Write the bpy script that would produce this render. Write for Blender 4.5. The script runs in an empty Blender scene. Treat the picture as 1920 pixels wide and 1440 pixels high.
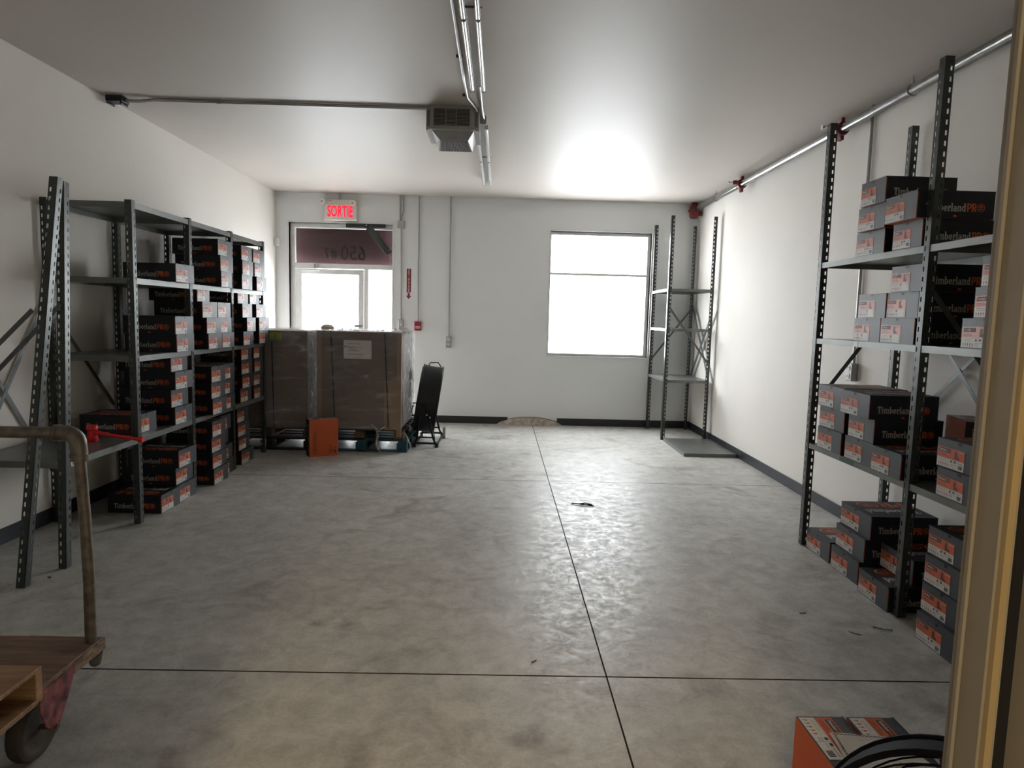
import bpy, bmesh, math, random
from mathutils import Vector, Matrix
PI = math.pi
random.seed(7)
scene = bpy.context.scene
COL = scene.collection

# ------------------------------------------------------------------ camera
YAW, PITCH, ROLL = 0.02002626, -0.09945546, 0.02631478
fwd = Vector((math.sin(YAW)*math.cos(PITCH), math.cos(YAW)*math.cos(PITCH), math.sin(PITCH)))
rgt = Vector((math.cos(YAW), -math.sin(YAW), 0)); upv = rgt.cross(fwd)
r2 = rgt*math.cos(ROLL) + upv*math.sin(ROLL); u2 = -rgt*math.sin(ROLL) + upv*math.cos(ROLL)
cam = bpy.data.cameras.new('camera'); camo = bpy.data.objects.new('camera', cam); COL.objects.link(camo)
M = Matrix.Identity(4)
for i in range(3):
    M[i][0] = r2[i]; M[i][1] = u2[i]; M[i][2] = -fwd[i]
M[0][3], M[1][3], M[2][3] = 0, 0, 1.65
camo.matrix_world = M
cam.sensor_width = 36; cam.sensor_fit = 'HORIZONTAL'; cam.lens = 1251.57/1920*36; cam.clip_start = .02
scene.camera = camo

# ------------------------------------------------------------------ room numbers
XL, XR, YF, HC = -3.398, 2.97, 10.244, 3.422
YN0, YN1 = 0.66, 0.80            # near wall, camera side and room side

# ------------------------------------------------------------------ light
w = bpy.data.worlds.new('overcast_sky'); scene.world = w; w.use_nodes = True
bg = w.node_tree.nodes['Background']; bg.inputs[0].default_value = (.93, .97, 1.0, 1); bg.inputs[1].default_value = 17.5
scene.view_settings.view_transform = 'Standard'; scene.view_settings.look = 'None'
scene.view_settings.exposure = 0.48; scene.view_settings.gamma = 1.0; scene.view_settings.use_curve_mapping = False
def area(name, loc, rot, sx, sy, power, color=(1, 1, 1), portal=False):
    l = bpy.data.lights.new(name, 'AREA'); l.shape = 'RECTANGLE'; l.size = sx; l.size_y = sy
    l.energy = power; l.color = color
    if portal: l.cycles.is_portal = True
    o = bpy.data.objects.new(name, l); o.location = loc; o.rotation_euler = rot; COL.objects.link(o); return o
area('window_portal', (1.5, YF+.2, 2.03), (-PI/2, 0, 0), 1.6, 1.95, 1, portal=True)
area('door_portal', (-2.43, YF+.2, 1.2), (-PI/2, 0, 0), 1.6, 2.35, 1, portal=True)
area('back_room_lamp', (-.3, -2.2, 3.2), (0, 0, 0), .3, 2.4, 125, (1, .74, .42))

# ------------------------------------------------------------------ materials
MATS = {}
def mat(name, col, rough=.6, metal=0., noise=None, bump=None, spec=None, coat=0., trans=None, emit=None):
    """noise=(scale, amount, detail) colour variation, bump=(scale, strength)"""
    m = bpy.data.materials.new(name); m.use_nodes = True; nt = m.node_tree; b = nt.nodes['Principled BSDF']
    b.inputs['Base Color'].default_value = (*col, 1); b.inputs['Roughness'].default_value = rough
    b.inputs['Metallic'].default_value = metal
    if spec is not None: b.inputs['Specular IOR Level'].default_value = spec
    if coat: b.inputs['Coat Weight'].default_value = coat
    if trans: b.inputs['Transmission Weight'].default_value = trans
    if emit: b.inputs['Emission Color'].default_value = (*emit[0], 1); b.inputs['Emission Strength'].default_value = emit[1]
    tc = nt.nodes.new('ShaderNodeTexCoord')
    n = nt.nodes.new('ShaderNodeTexNoise'); nt.links.new(tc.outputs['Object'], n.inputs['Vector'])
    sc, am, de = noise or (9, .05, 3)
    n.inputs['Scale'].default_value = sc; n.inputs['Detail'].default_value = de
    cr = nt.nodes.new('ShaderNodeValToRGB')
    cr.color_ramp.elements[0].position = .3; cr.color_ramp.elements[1].position = .7
    cr.color_ramp.elements[0].color = (*[c*(1-am) for c in col], 1); cr.color_ramp.elements[1].color = (*[min(1, c*(1+am)) for c in col], 1)
    nt.links.new(n.outputs['Fac'], cr.inputs['Fac']); nt.links.new(cr.outputs['Color'], b.inputs['Base Color'])
    if bump:
        n2 = nt.nodes.new('ShaderNodeTexNoise'); n2.inputs['Scale'].default_value = bump[0]; n2.inputs['Detail'].default_value = 5
        nt.links.new(tc.outputs['Object'], n2.inputs['Vector'])
        bp = nt.nodes.new('ShaderNodeBump'); bp.inputs['Strength'].default_value = bump[1]; bp.inputs['Distance'].default_value = .01
        nt.links.new(n2.outputs['Fac'], bp.inputs['Height']); nt.links.new(bp.outputs['Normal'], b.inputs['Normal'])
    MATS[name] = m; return m
M_wall = mat('wall_paint', (.80, .768, .715), .75, noise=(1.2, .02, 3), bump=(60, .05))
M_wallf = mat('far_wall_cool_lit', (.78, .80, .81), .75, noise=(1.2, .02, 3), bump=(60, .05))  # wall paint with the far wall's cool light put into its colour
M_ceil = mat('ceiling_paint', (.56, .515, .47), .5, noise=(.8, .02, 2), bump=(2.5, .06))
M_base = mat('black_rubber_base', (.012, .014, .02), .45)
M_white = mat('white_aluminium', (.72, .73, .72), .4)
M_steel = mat('grey_green_painted_steel', (.06, .068, .064), .34, .35, noise=(20, .12, 4))
M_shelf = mat('grey_shelf_steel', (.17, .18, .17), .36, .45, noise=(6, .12, 4))
M_brace = mat('strap_steel', (.12, .13, .13), .4, .4)
M_galv = mat('galvanised_steel', (.24, .235, .23), .24, .9, noise=(30, .15, 3))
M_cond = mat('conduit_steel', (.42, .42, .41), .38, .7)
M_red = mat('red_painted_iron', (.16, .018, .018), .45)
M_box = mat('charcoal_card', (.009, .011, .018), .5, noise=(40, .1, 2))
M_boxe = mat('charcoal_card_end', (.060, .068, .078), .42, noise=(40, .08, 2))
M_orange = mat('orange_card', (.56, .10, .025), .5, noise=(30, .05, 2))
M_lorange = mat('orange_label', (.62, .13, .05), .35, noise=(60, .05, 2))
M_lwhite = mat('white_label', (.66, .65, .62), .4)
M_sticker = mat('cream_sticker', (.74, .72, .60), .4)
M_ink = mat('dark_ink', (.03, .025, .025), .5)
M_greyink = mat('grey_ink', (.25, .22, .21), .5)
M_mark = mat('grey_wordmark', (.46, .44, .41), .5)
M_markw = mat('white_print', (.60, .58, .54), .5)
M_omark = mat('orange_print', (.66, .13, .035), .5)
M_brown = mat('brown_boot_print', (.10, .045, .03), .5)
M_card = mat('brown_cardboard', (.185, .148, .130), .8, noise=(3, .10, 4), bump=(80, .08))
M_card2 = mat('cardboard_edge', (.28, .20, .13), .8)
M_black = mat('black_plastic', (.008, .009, .012), .45, spec=.3)
M_strap = mat('black_strap', (.015, .015, .018), .45)
M_paper = mat('white_paper', (.60, .60, .58), .7)
M_lime = mat('lime_label', (.33, .48, .06), .6)
M_blue = mat('blue_painted_wood', (.015, .075, .115), .75, noise=(14, .3, 5), bump=(40, .2))
M_wood = mat('weathered_wood', (.14, .095, .065), .85, noise=(10, .3, 5), bump=(40, .2))
M_dwood = mat('dark_wood', (.045, .04, .045), .85, noise=(10, .3, 5))
M_pipe = mat('worn_pipe', (.17, .145, .115), .42, .55, noise=(25, .35, 5), bump=(60, .12))
M_hammer = mat('red_rubber', (.80, .018, .025), .38)
M_caster = mat('dark_tread', (.07, .055, .042), .6, noise=(12, .3, 4))
M_bracket = mat('worn_red_steel', (.23, .075, .075), .6, .1, noise=(22, .75, 7))
M_frame = mat('beige_frame_paint', (.155, .148, .135), .5, noise=(12, .05, 3))
M_yellow = mat('warm_lit_edge', (.24, .19, .11), .6)  # warm light falling on the jamb edge, painted into the strip's colour
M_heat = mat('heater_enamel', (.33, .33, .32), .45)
M_heatw = mat('heater_enamel_lit', (.60, .60, .58), .4)  # same enamel, lightened: window light on the hood put into the colour
M_grille = mat('heater_dark', (.02, .022, .03), .5)
M_tube = mat('unlit_tube', (.86, .86, .85), .14, .1)
M_fix = mat('fixture_enamel', (.40, .40, .39), .3)
M_sign = mat('cream_sign', (.62, .58, .48), .45)
M_led = mat('lit_red_letters', (.6, .0, .02), .5, emit=((1, .006, .035), .95))
M_signred = mat('red_sign', (.24, .015, .035), .45)
M_alarm = mat('red_alarm', (.30, .01, .03), .45)
M_chrome = mat('chrome', (.6, .6, .6), .2, 1.)
M_blade = mat('grey_blade', (.30, .30, .30), .35, .6)
M_cloth = mat('white_cloth', (.58, .55, .50), .9, noise=(30, .06, 4), bump=(120, .15))
M_foam = mat('beige_foam', (.60, .52, .40), .9)
M_patch = mat('crumbled_filler', (.42, .37, .31), .95, noise=(14, .3, 6), bump=(40, .8))
M_out = mat('outside_paving', (.75, .75, .75), .9)
M_twig = mat('dry_debris', (.03, .022, .018), .8)
M_gap = mat('joint_filler', (.028, .02, .016), .95)
M_vinyl = mat('dark_vinyl', (.015, .012, .012), .6)

def m_floor():
    m = mat('polished_concrete', (.30, .30, .275), .4); nt = m.node_tree; b = nt.nodes['Principled BSDF']
    tc = nt.nodes.new('ShaderNodeNewGeometry')
    def noise(sc, de, ro, dist=0.):
        n = nt.nodes.new('ShaderNodeTexNoise'); n.inputs['Scale'].default_value = sc; n.inputs['Detail'].default_value = de
        n.inputs['Roughness'].default_value = ro; n.inputs['Distortion'].default_value = dist
        nt.links.new(tc.outputs['Position'], n.inputs['Vector']); return n
    def ramp(src, p0, c0, p1, c1):
        r = nt.nodes.new('ShaderNodeValToRGB'); r.color_ramp.elements[0].position = p0; r.color_ramp.elements[1].position = p1
        r.color_ramp.elements[0].color = (*c0, 1); r.color_ramp.elements[1].color = (*c1, 1); nt.links.new(src, r.inputs['Fac']); return r
    def mix(a, b_, f, typ='MIX'):
        x = nt.nodes.new('ShaderNodeMix'); x.data_type = 'RGBA'; x.blend_type = typ
        nt.links.new(a, x.inputs[6]); nt.links.new(b_, x.inputs[7])
        if isinstance(f, float): x.inputs[0].default_value = f
        else: nt.links.new(f, x.inputs[0])
        return x
    big = ramp(noise(1.1, 9, .72, .3).outputs['Fac'], .32, (.41, .405, .38), .68, (.57, .565, .53))
    mid = ramp(noise(7, 10, .78, .4).outputs['Fac'], .34, (.70, .70, .70), .60, (1.07, 1.07, 1.07))
    fine = ramp(noise(70, 5, .7).outputs['Fac'], .3, (.88, .88, .88), .7, (1.08, 1.08, 1.08))
    c = mix(big.outputs[0], mid.outputs[0], 1., 'MULTIPLY'); c = mix(c.outputs[2], fine.outputs[0], 1., 'MULTIPLY')
    # dark oily stains with a shape of their own
    st = ramp(noise(1.7, 4, .55, 1.2).outputs['Fac'], .56, (1, 1, 1), .70, (.66, .62, .60))
    c = mix(c.outputs[2], st.outputs[0], 1., 'MULTIPLY')
    nt.links.new(c.outputs[2], b.inputs['Base Color'])
    rr = ramp(noise(13, 10, .8, .8).outputs['Fac'], .34, (.28, .28, .28), .64, (.60, .60, .60))
    # trowel scratches
    vo = nt.nodes.new('ShaderNodeTexVoronoi'); vo.feature = 'DISTANCE_TO_EDGE'; vo.inputs['Scale'].default_value = 9
    nn = noise(2.5, 6, .7); vm = nt.nodes.new('ShaderNodeVectorMath'); vm.operation = 'MULTIPLY_ADD'
    nt.links.new(nn.outputs['Color'], vm.inputs[0]); vm.inputs[1].default_value = (.9, .9, .9); nt.links.new(tc.outputs['Position'], vm.inputs[2])
    nt.links.new(vm.outputs[0], vo.inputs['Vector'])
    sr = ramp(vo.outputs['Distance'], 0., (.30, .30, .30), .03, (0, 0, 0))
    rs = mix(rr.outputs[0], sr.outputs[0], 1., 'ADD')
    nt.links.new(rs.outputs[2], b.inputs['Roughness'])
    bp = nt.nodes.new('ShaderNodeBump'); bp.inputs['Strength'].default_value = .10; bp.inputs['Distance'].default_value = .01
    nt.links.new(noise(34, 9, .75, .8).outputs['Fac'], bp.inputs['Height']); nt.links.new(bp.outputs['Normal'], b.inputs['Normal'])
    b.inputs['Specular IOR Level'].default_value = .27
    return m
M_floor = m_floor()

def m_wood(name, c0, c1, sc=(1, 9, 9), rough=.55):
    m = mat(name, c0, rough); nt = m.node_tree; b = nt.nodes['Principled BSDF']
    tc = nt.nodes.new('ShaderNodeTexCoord'); mp = nt.nodes.new('ShaderNodeMapping'); mp.inputs['Scale'].default_value = sc
    n = nt.nodes.new('ShaderNodeTexNoise'); n.inputs['Scale'].default_value = 4; n.inputs['Detail'].default_value = 8; n.inputs['Distortion'].default_value = .6
    r = nt.nodes.new('ShaderNodeValToRGB'); r.color_ramp.elements[0].position = .3; r.color_ramp.elements[1].position = .72
    r.color_ramp.elements[0].color = (*c0, 1); r.color_ramp.elements[1].color = (*c1, 1)
    nt.links.new(tc.outputs['Object'], mp.inputs[0]); nt.links.new(mp.outputs[0], n.inputs['Vector']); nt.links.new(n.outputs['Fac'], r.inputs['Fac'])
    nt.links.new(r.outputs['Color'], b.inputs['Base Color']); return m
M_ply = m_wood('worn_plywood', (.10, .055, .032), (.22, .125, .07))
M_plyl = m_wood('pale_plywood', (.22, .12, .055), (.42, .25, .12))
M_plyedge = m_wood('plywood_edge', (.24, .12, .05), (.55, .34, .17), (1, 1, 40))
M_chip = m_wood('chipped_edge', (.09, .04, .03), (.38, .28, .16), (3, 6, 14))

def m_mix_transparent(name, col, fac, rough=.1, streak=None):
    m = bpy.data.materials.new(name); m.use_nodes = True; nt = m.node_tree; b = nt.nodes['Principled BSDF']
    b.inputs['Base Color'].default_value = (*col, 1); b.inputs['Roughness'].default_value = rough
    t = nt.nodes.new('ShaderNodeBsdfTransparent'); mx = nt.nodes.new('ShaderNodeMixShader')
    nt.links.new(t.outputs[0], mx.inputs[1]); nt.links.new(b.outputs[0], mx.inputs[2]); mx.inputs[0].default_value = fac
    nt.links.new(mx.outputs[0], nt.nodes['Material Output'].inputs[0])
    tc = nt.nodes.new('ShaderNodeTexCoord'); n = nt.nodes.new('ShaderNodeTexNoise')
    n.inputs['Scale'].default_value = 3; n.inputs['Detail'].default_value = 3
    if streak:
        mp = nt.nodes.new('ShaderNodeMapping'); mp.inputs['Scale'].default_value = streak[0]; mp.inputs['Rotation'].default_value = streak[1]
        nt.links.new(tc.outputs['Object'], mp.inputs[0]); nt.links.new(mp.outputs[0], n.inputs['Vector'])
        n.inputs['Scale'].default_value = 5; n.inputs['Detail'].default_value = 7; n.inputs['Distortion'].default_value = .5
        r = nt.nodes.new('ShaderNodeValToRGB'); r.color_ramp.elements[0].position = .50; r.color_ramp.elements[1].position = .78
        r.color_ramp.elements[0].color = (fac*.35,)*3+(1,); r.color_ramp.elements[1].color = (streak[2],)*3+(1,)
        nt.links.new(n.outputs['Fac'], r.inputs['Fac']); nt.links.new(r.outputs['Color'], mx.inputs[0])
        bp = nt.nodes.new('ShaderNodeBump'); bp.inputs['Strength'].default_value = .9; bp.inputs['Distance'].default_value = .03
        nt.links.new(n.outputs['Fac'], bp.inputs['Height']); nt.links.new(bp.outputs['Normal'], b.inputs['Normal'])
    else:
        nt.links.new(tc.outputs['Object'], n.inputs['Vector'])
        r = nt.nodes.new('ShaderNodeValToRGB'); r.color_ramp.elements[0].color = (fac*.9,)*3+(1,); r.color_ramp.elements[1].color = (fac*1.1,)*3+(1,)
        nt.links.new(n.outputs['Fac'], r.inputs['Fac']); nt.links.new(r.outputs['Color'], mx.inputs[0])
    return m
M_glass = m_mix_transparent('window_glass', (.004, .004, .004), .12, .02)
M_wrap = m_mix_transparent('stretch_film', (.72, .72, .72), .10, .18, ((.7, 1.0, 2.2), (.35, .75, .2), .55))
M_wrapw = m_mix_transparent('bunched_film', (.80, .80, .80), .55, .15, ((6., 6., 1.5), (.1, .2, 0), .9))
def m_fabric():
    m = mat('backlit_red_awning', (.055, .021, .022), .8, noise=(25, .12, 3)); nt = m.node_tree
    t = nt.nodes.new('ShaderNodeBsdfTranslucent'); t.inputs[0].default_value = (.002, .0007, .0007, 1)
    a = nt.nodes.new('ShaderNodeAddShader'); nt.links.new(nt.nodes['Principled BSDF'].outputs[0], a.inputs[0]); nt.links.new(t.outputs[0], a.inputs[1])
    nt.links.new(a.outputs[0], nt.nodes['Material Output'].inputs[0]); return m
M_awning = m_fabric()

# ------------------------------------------------------------------ mesh helpers
class MB:
    """collects faces, each with a material; builds one mesh"""
    def __init__(s): s.v = []; s.f = []; s.mi = []; s.m = []
    def _m(s, m):
        if m not in s.m: s.m.append(m)
        return s.m.index(m)
    def face(s, pts, m):
        b = len(s.v); s.v += [tuple(p) for p in pts]; s.f.append(tuple(range(b, b+len(pts)))); s.mi.append(s._m(m))
    def box(s, x0, y0, z0, x1, y1, z1, m, skip=''):
        b = len(s.v); s.v += [(x, y, z) for z in (z0, z1) for y in (y0, y1) for x in (x0, x1)]
        for k, q in (('z', (0, 2, 3, 1)), ('Z', (4, 5, 7, 6)), ('y', (0, 1, 5, 4)), ('Y', (2, 6, 7, 3)), ('x', (0, 4, 6, 2)), ('X', (1, 3, 7, 5))):
            if k in skip: continue
            s.f.append(tuple(b+i for i in q)); s.mi.append(s._m(m))
    def hexa(s, P, m):
        """8 corners, bottom four then top four, both counter-clockwise"""
        b = len(s.v); s.v += [tuple(p) for p in P]
        for q in ((3, 2, 1, 0), (4, 5, 6, 7), (0, 1, 5, 4), (1, 2, 6, 5), (2, 3, 7, 6), (3, 0, 4, 7)):
            s.f.append(tuple(b+i for i in q)); s.mi.append(s._m(m))
    def bar(s, a, b_, wd, th, m, side=Vector((0, 0, 1))):
        """flat bar from a to b; wd across (perpendicular to side), th along side"""
        a, b_ = Vector(a), Vector(b_); d = (b_-a).normalized(); n = Vector(side).normalized(); t = d.cross(n).normalized()
        n = t.cross(d).normalized(); P = []
        for e in (a, b_):
            P += [e-t*wd/2-n*th/2, e+t*wd/2-n*th/2, e+t*wd/2+n*th/2, e-t*wd/2+n*th/2]
        s.hexa(P, m)
    def tube(s, pts, r, m, seg=8, closed=False, cap=True):
        pts = [Vector(p) for p in pts]; n = len(pts); rings = []; prev = None
        for i, p in enumerate(pts):
            if closed: d = (pts[(i+1) % n]-pts[i-1]).normalized()
            else: d = (pts[min(i+1, n-1)]-pts[max(i-1, 0)]).normalized()
            if prev is None:
                h = Vector((0, 0, 1)) if abs(d.z) < .9 else Vector((1, 0, 0)); a = d.cross(h).normalized()
            else: a = (prev-d*prev.dot(d)).normalized()
            prev = a; c = d.cross(a)
            rr = r[i] if isinstance(r, (list, tuple)) else r
            b = len(s.v); s.v += [tuple(p+(a*math.cos(2*PI*k/seg)+c*math.sin(2*PI*k/seg))*rr) for k in range(seg)]; rings.append(b)
        mi = s._m(m)
        for i in range(n if closed else n-1):
            A, B = rings[i], rings[(i+1) % n]
            for k in range(seg):
                k2 = (k+1) % seg; s.f.append((A+k, B+k, B+k2, A+k2)); s.mi.append(mi)
        if cap and not closed:
            s.f.append(tuple(rings[0]+k for k in range(seg))); s.mi.append(mi)
            s.f.append(tuple(rings[-1]+k for k in reversed(range(seg)))); s.mi.append(mi)
    def ring(s, c, ax, R, r, m, n=32, seg=6, a0=0, a1=2*PI):
        c = Vector(c); ax = Vector(ax).normalized(); h = Vector((0, 0, 1)) if abs(ax.z) < .9 else Vector((1, 0, 0))
        u = ax.cross(h).normalized(); v = ax.cross(u); full = abs(a1-a0-2*PI) < 1e-6
        N = n if full else n+1
        s.tube([c+(u*math.cos(a0+(a1-a0)*i/n)+v*math.sin(a0+(a1-a0)*i/n))*R for i in range(N)], r, m, seg, closed=full)
    def lathe(s, c, ax, prof, m, n=24):
        """prof: (distance along axis, radius)"""
        c = Vector(c); ax = Vector(ax).normalized(); h = Vector((0, 0, 1)) if abs(ax.z) < .9 else Vector((1, 0, 0))
        u = ax.cross(h).normalized(); v = ax.cross(u); mi = s._m(m); rings = []
        for d, r in prof:
            rings.append(len(s.v)); s.v += [tuple(c+ax*d+(u*math.cos(2*PI*k/n)+v*math.sin(2*PI*k/n))*r) for k in range(n)]
        for A, B in zip(rings, rings[1:]):
            for k in range(n): s.f.append((A+k, A+(k+1) % n, B+(k+1) % n, B+k)); s.mi.append(mi)
    def mesh(s, name, smooth=False):
        me = bpy.data.meshes.new(name); me.from_pydata(s.v, [], s.f)
        for m in s.m: me.materials.append(m)
        me.polygons.foreach_set('material_index', s.mi)
        if smooth: me.polygons.foreach_set('use_smooth', [True]*len(s.f))
        bm = bmesh.new(); bm.from_mesh(me); bmesh.ops.remove_doubles(bm, verts=bm.verts, dist=1e-6)
        if smooth:
            for e in bm.edges:
                if len(e.link_faces) == 2 and e.calc_face_angle(0) > .7: e.smooth = False
        bm.to_mesh(me); bm.free(); me.update(); return me
    def obj(s, name, parent=None, smooth=False, bevel=0):
        o = bpy.data.objects.new(name, s.mesh(name, smooth)); COL.objects.link(o)
        if parent: o.parent = parent
        if bevel:
            b = o.modifiers.new('bevel', 'BEVEL'); b.width = bevel; b.segments = 1; b.limit_method = 'ANGLE'
        return o
def tag(o, label, cat, group=None):
    o['label'] = label; o['category'] = cat
    if group: o['group'] = group
    return o
def thing(name, loc, label, cat, group=None, rotz=0):
    o = bpy.data.objects.new(name, None); o.empty_display_size = .1; COL.objects.link(o); o.location = loc; o.rotation_euler = (0, 0, rotz)
    return tag(o, label, cat, group)
def struct(o): o['kind'] = 'structure'; return o
def mesh_obj(name, me, parent=None, loc=None, rot=None, sc=None):
    o = bpy.data.objects.new(name, me); COL.objects.link(o)
    if parent: o.parent = parent
    if loc: o.location = loc
    if rot: o.rotation_euler = rot
    if sc: o.scale = sc
    return o
def text_mesh(txt, size, m, bold=0., xs=1., align='CENTER', extrude=.0008, spacing=1.):
    c = bpy.data.curves.new('lettering', 'FONT'); c.body = txt; c.size = size; c.align_x = align; c.align_y = 'CENTER'
    c.offset = bold; c.extrude = extrude; c.resolution_u = 3; c.space_character = spacing
    o = bpy.data.objects.new('tmp', c); COL.objects.link(o)
    dg = bpy.context.evaluated_depsgraph_get(); me = bpy.data.meshes.new_from_object(o.evaluated_get(dg))
    bpy.data.objects.remove(o)
    me.transform(Matrix.Diagonal((xs, 1, 1, 1))); me.materials.clear(); me.materials.append(m); return me

# ------------------------------------------------------------------ setting
fl = MB(); fl.box(XL-.15, -5, -.16, XR+.15, YF+.12, -.006, M_gap); floor = struct(fl.obj('floor'))
xs = [XL, .534, XR]; ys = [-5, -.78, 2.942, 6.662, YF+.10]
for i in range(2):
    for j in range(4):
        pass
        b = MB(); gs = [0, .005, .005, .0045, 0]; X0, X1, Y0, Y1 = xs[i]+(.0038 if i else 0), xs[i+1]-(0 if i else .0038), ys[j]+gs[j], ys[j+1]-gs[j+1]; b.box(X0, Y0, -.0055, X1, Y1, 0, M_gap, 'Z'); b.face([(X0, Y0, 0), (X1, Y0, 0), (X1, Y1, 0), (X0, Y1, 0)], M_floor)
        b.obj('slab', floor)
b = MB(); b.box(XL-.15, -5, HC, XR+.15, YF+.15, HC+.1, M_ceil); struct(b.obj('ceiling'))
b = MB(); b.box(XL-.15, -5, -.012, XL, YF+.15, HC, M_wall); struct(b.obj('wall_left'))
b = MB(); b.box(XR, -5, -.012, XR+.15, YF+.15, HC, M_wall); struct(b.obj('wall_right'))
b = MB(); b.box(XL-.15, -5.15, -.012, XR+.15, -5, HC, M_wall); struct(b.obj('wall_rear'))
# near wall with the doorway the camera stands in
b = MB(); b.box(XL, YN0, 0, -.80, YN1, HC, M_wall); b.box(.64, YN0, 0, XR, YN1, HC, M_wall); b.box(-.80, YN0, 2.55, .64, YN1, HC, M_wall)
struct(b.obj('wall_near'))
# far wall with openings
DX0, DX1, DZ = -3.20, -1.645, 2.985
WX0, WX1, WZ0, WZ1 = .735, 2.272, 1.08, 2.968
T = .14
b = MB()
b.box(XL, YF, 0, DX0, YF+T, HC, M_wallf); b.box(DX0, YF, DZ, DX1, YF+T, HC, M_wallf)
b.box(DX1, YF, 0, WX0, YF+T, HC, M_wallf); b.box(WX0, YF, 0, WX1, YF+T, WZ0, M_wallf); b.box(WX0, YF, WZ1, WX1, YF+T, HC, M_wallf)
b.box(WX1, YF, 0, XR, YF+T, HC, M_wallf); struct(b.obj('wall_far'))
b = MB(); b.box(-30, YF+.2, -.2, 30, 60, -.05, M_out); struct(b.obj('ground'))
# baseboards
def baseb(name, segs):
    b = MB()
    for x0, y0, x1, y1 in segs: b.box(x0, y0, 0.0005, x1, y1, .112, M_base)
    struct(b.obj(name, bevel=.002))
baseb('baseboard_left', [(XL, YN1, XL+.008, YF)])
baseb('baseboard_right', [(XR-.008, YN1, XR, YF)])
baseb('baseboard_far', [(XL+.008, YF-.008, DX0-.04, YF), (DX1+.04, YF-.008, .15, YF), (.915, YF-.008, XR-.008, YF)])
# casing lip round the window, recess frame, mullion
wn = MB(); e = .014
for x0, z0, x1, z1 in ((WX0-e, WZ0-e, WX1+e, WZ0), (WX0-e, WZ1, WX1+e, WZ1+e), (WX0-e, WZ0, WX0, WZ1), (WX1, WZ0, WX1+e, WZ1)):
    wn.box(x0, YF-.012, z0, x1, YF+.13, z1, M_white)
win = struct(wn.obj('window_1'))
def member(name, x0, z0, x1, z1, parent, y0=YF+.075, y1=YF+.125, m=M_white):
    q = MB(); q.box(x0, y0, z0, x1, y1, z1, m); return q.obj(name, parent, bevel=.003)
member('frame_rail', WX0, WZ0, WX1, WZ0+.04, win); member('frame_rail', WX0, WZ1-.05, WX1, WZ1, win)
member('frame_stile', WX0, WZ0+.04, WX0+.018, WZ1-.05, win); member('frame_stile', WX1-.05, WZ0+.04, WX1, WZ1-.05, win)
member('mullion', WX0+.018, 2.315, WX1-.05, 2.352, win)
for z0, z1 in ((WZ0+.04, 2.315), (2.352, WZ1-.05)): member('pane', WX0+.018, z0, WX1-.05, z1, win, YF+.097, YF+.101, M_glass)
# entrance door unit
dn = MB()
e = .022
for x0, z0, x1, z1 in ((DX0-e, 0, DX0, DZ+e), (DX1, 0, DX1+e, DZ+e), (DX0, DZ, DX1, DZ+e)): dn.box(x0, YF-.012, z0, x1, YF+.13, z1, M_white)
door = struct(dn.obj('door_1'))
FY0, FY1 = YF+.06, YF+.13
member('frame_stile', DX0, 0, DX0+.07, DZ, door, FY0, FY1); member('frame_stile', DX1-.018, 0, DX1, DZ, door, FY0, FY1)
member('frame_rail', DX0+.07, 2.915, DX1-.018, DZ, door, FY0, FY1); member('frame_rail', DX0+.07, 2.315, DX1-.018, 2.388, door, FY0, FY1)
member('frame_post', -2.085, 0, -2.018, 2.315, door, FY0, FY1)
member('transom_pane', DX0+.07, 2.388, DX1-.018, 2.915, door, FY0+.03, FY0+.034, M_glass)
member('sidelight_pane', -2.018, .12, DX1-.018, 2.315, door, FY0+.03, FY0+.034, M_glass)
member('sidelight_rail', -2.018, 0, DX1-.018, .12, door, FY0, FY1)
leaf = MB(); LX0, LX1 = DX0+.075, -2.09
for x0, z0, x1, z1 in ((LX0, .01, LX0+.10, 2.305), (LX1-.075, .01, LX1, 2.305), (LX0+.10, 2.228, LX1-.075, 2.305), (LX0+.10, .01, LX1-.075, .25)): leaf.box(x0, YF+.05, z0, x1, YF+.10, z1, M_white)
lf = leaf.obj('door_leaf', door, bevel=.003)
q = MB(); q.box(LX0+.10, YF+.072, .25, LX1-.075, YF+.077, 2.228, M_glass); q.obj('door_pane', lf)
q = MB(); q.box(LX1-.135, YF+.03, 1.435, LX1-.02, YF+.05, 1.475, M_heat); q.obj('door_latch', lf)
q = MB(); q.box(LX0+.02, YF-.02, 2.305, LX0+.34, YF+.05, 2.385, M_white); q.box(LX0+.30, YF-.022, 2.31, LX0+.345, YF+.05, 2.38, M_heat)
q.bar((LX0+.18, YF-.03, 2.298), (LX0+.40, YF-.10, 2.27), .022, .012, M_white); q.bar((LX0+.40, YF-.10, 2.27), (LX0+.12, YF-.04, 2.29), .018, .01, M_white); q.obj('door_closer', door, bevel=.003)
# awning outside seen through the transom, with vinyl numerals on the glass (read from the street, so mirrored here)
q = MB(); q.box(DX0-.2, YF+.25, 2.36, DX1+.12, YF+.262, 3.15, M_awning); q.box(DX0-.2, YF+T+.001, 3.14, DX1+.12, YF+.262, 3.155, M_awning)
tag(q.obj('awning_panel'), 'dark red awning panel outside behind the glass above the door', 'awning')
vn = bpy.data.objects.new('vinyl_number', text_mesh('650', .30, M_vinyl, .003, .86)); COL.objects.link(vn); vn.parent = door
vn.matrix_world = Matrix.Translation((-2.256, FY0+.026, 2.545)) @ Matrix.Rotation(PI/2, 4, 'X') @ Matrix.Diagonal((-1, 1, 1, 1))
vn = bpy.data.objects.new('vinyl_number', text_mesh('#7', .20, M_vinyl, .006, .8, spacing=1.25)); COL.objects.link(vn); vn.parent = door
vn.matrix_world = Matrix.Translation((-2.60, FY0+.026, 2.545)) @ Matrix.Rotation(PI/2, 4, 'X') @ Matrix.Diagonal((-1, 1, 1, 1))
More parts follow.
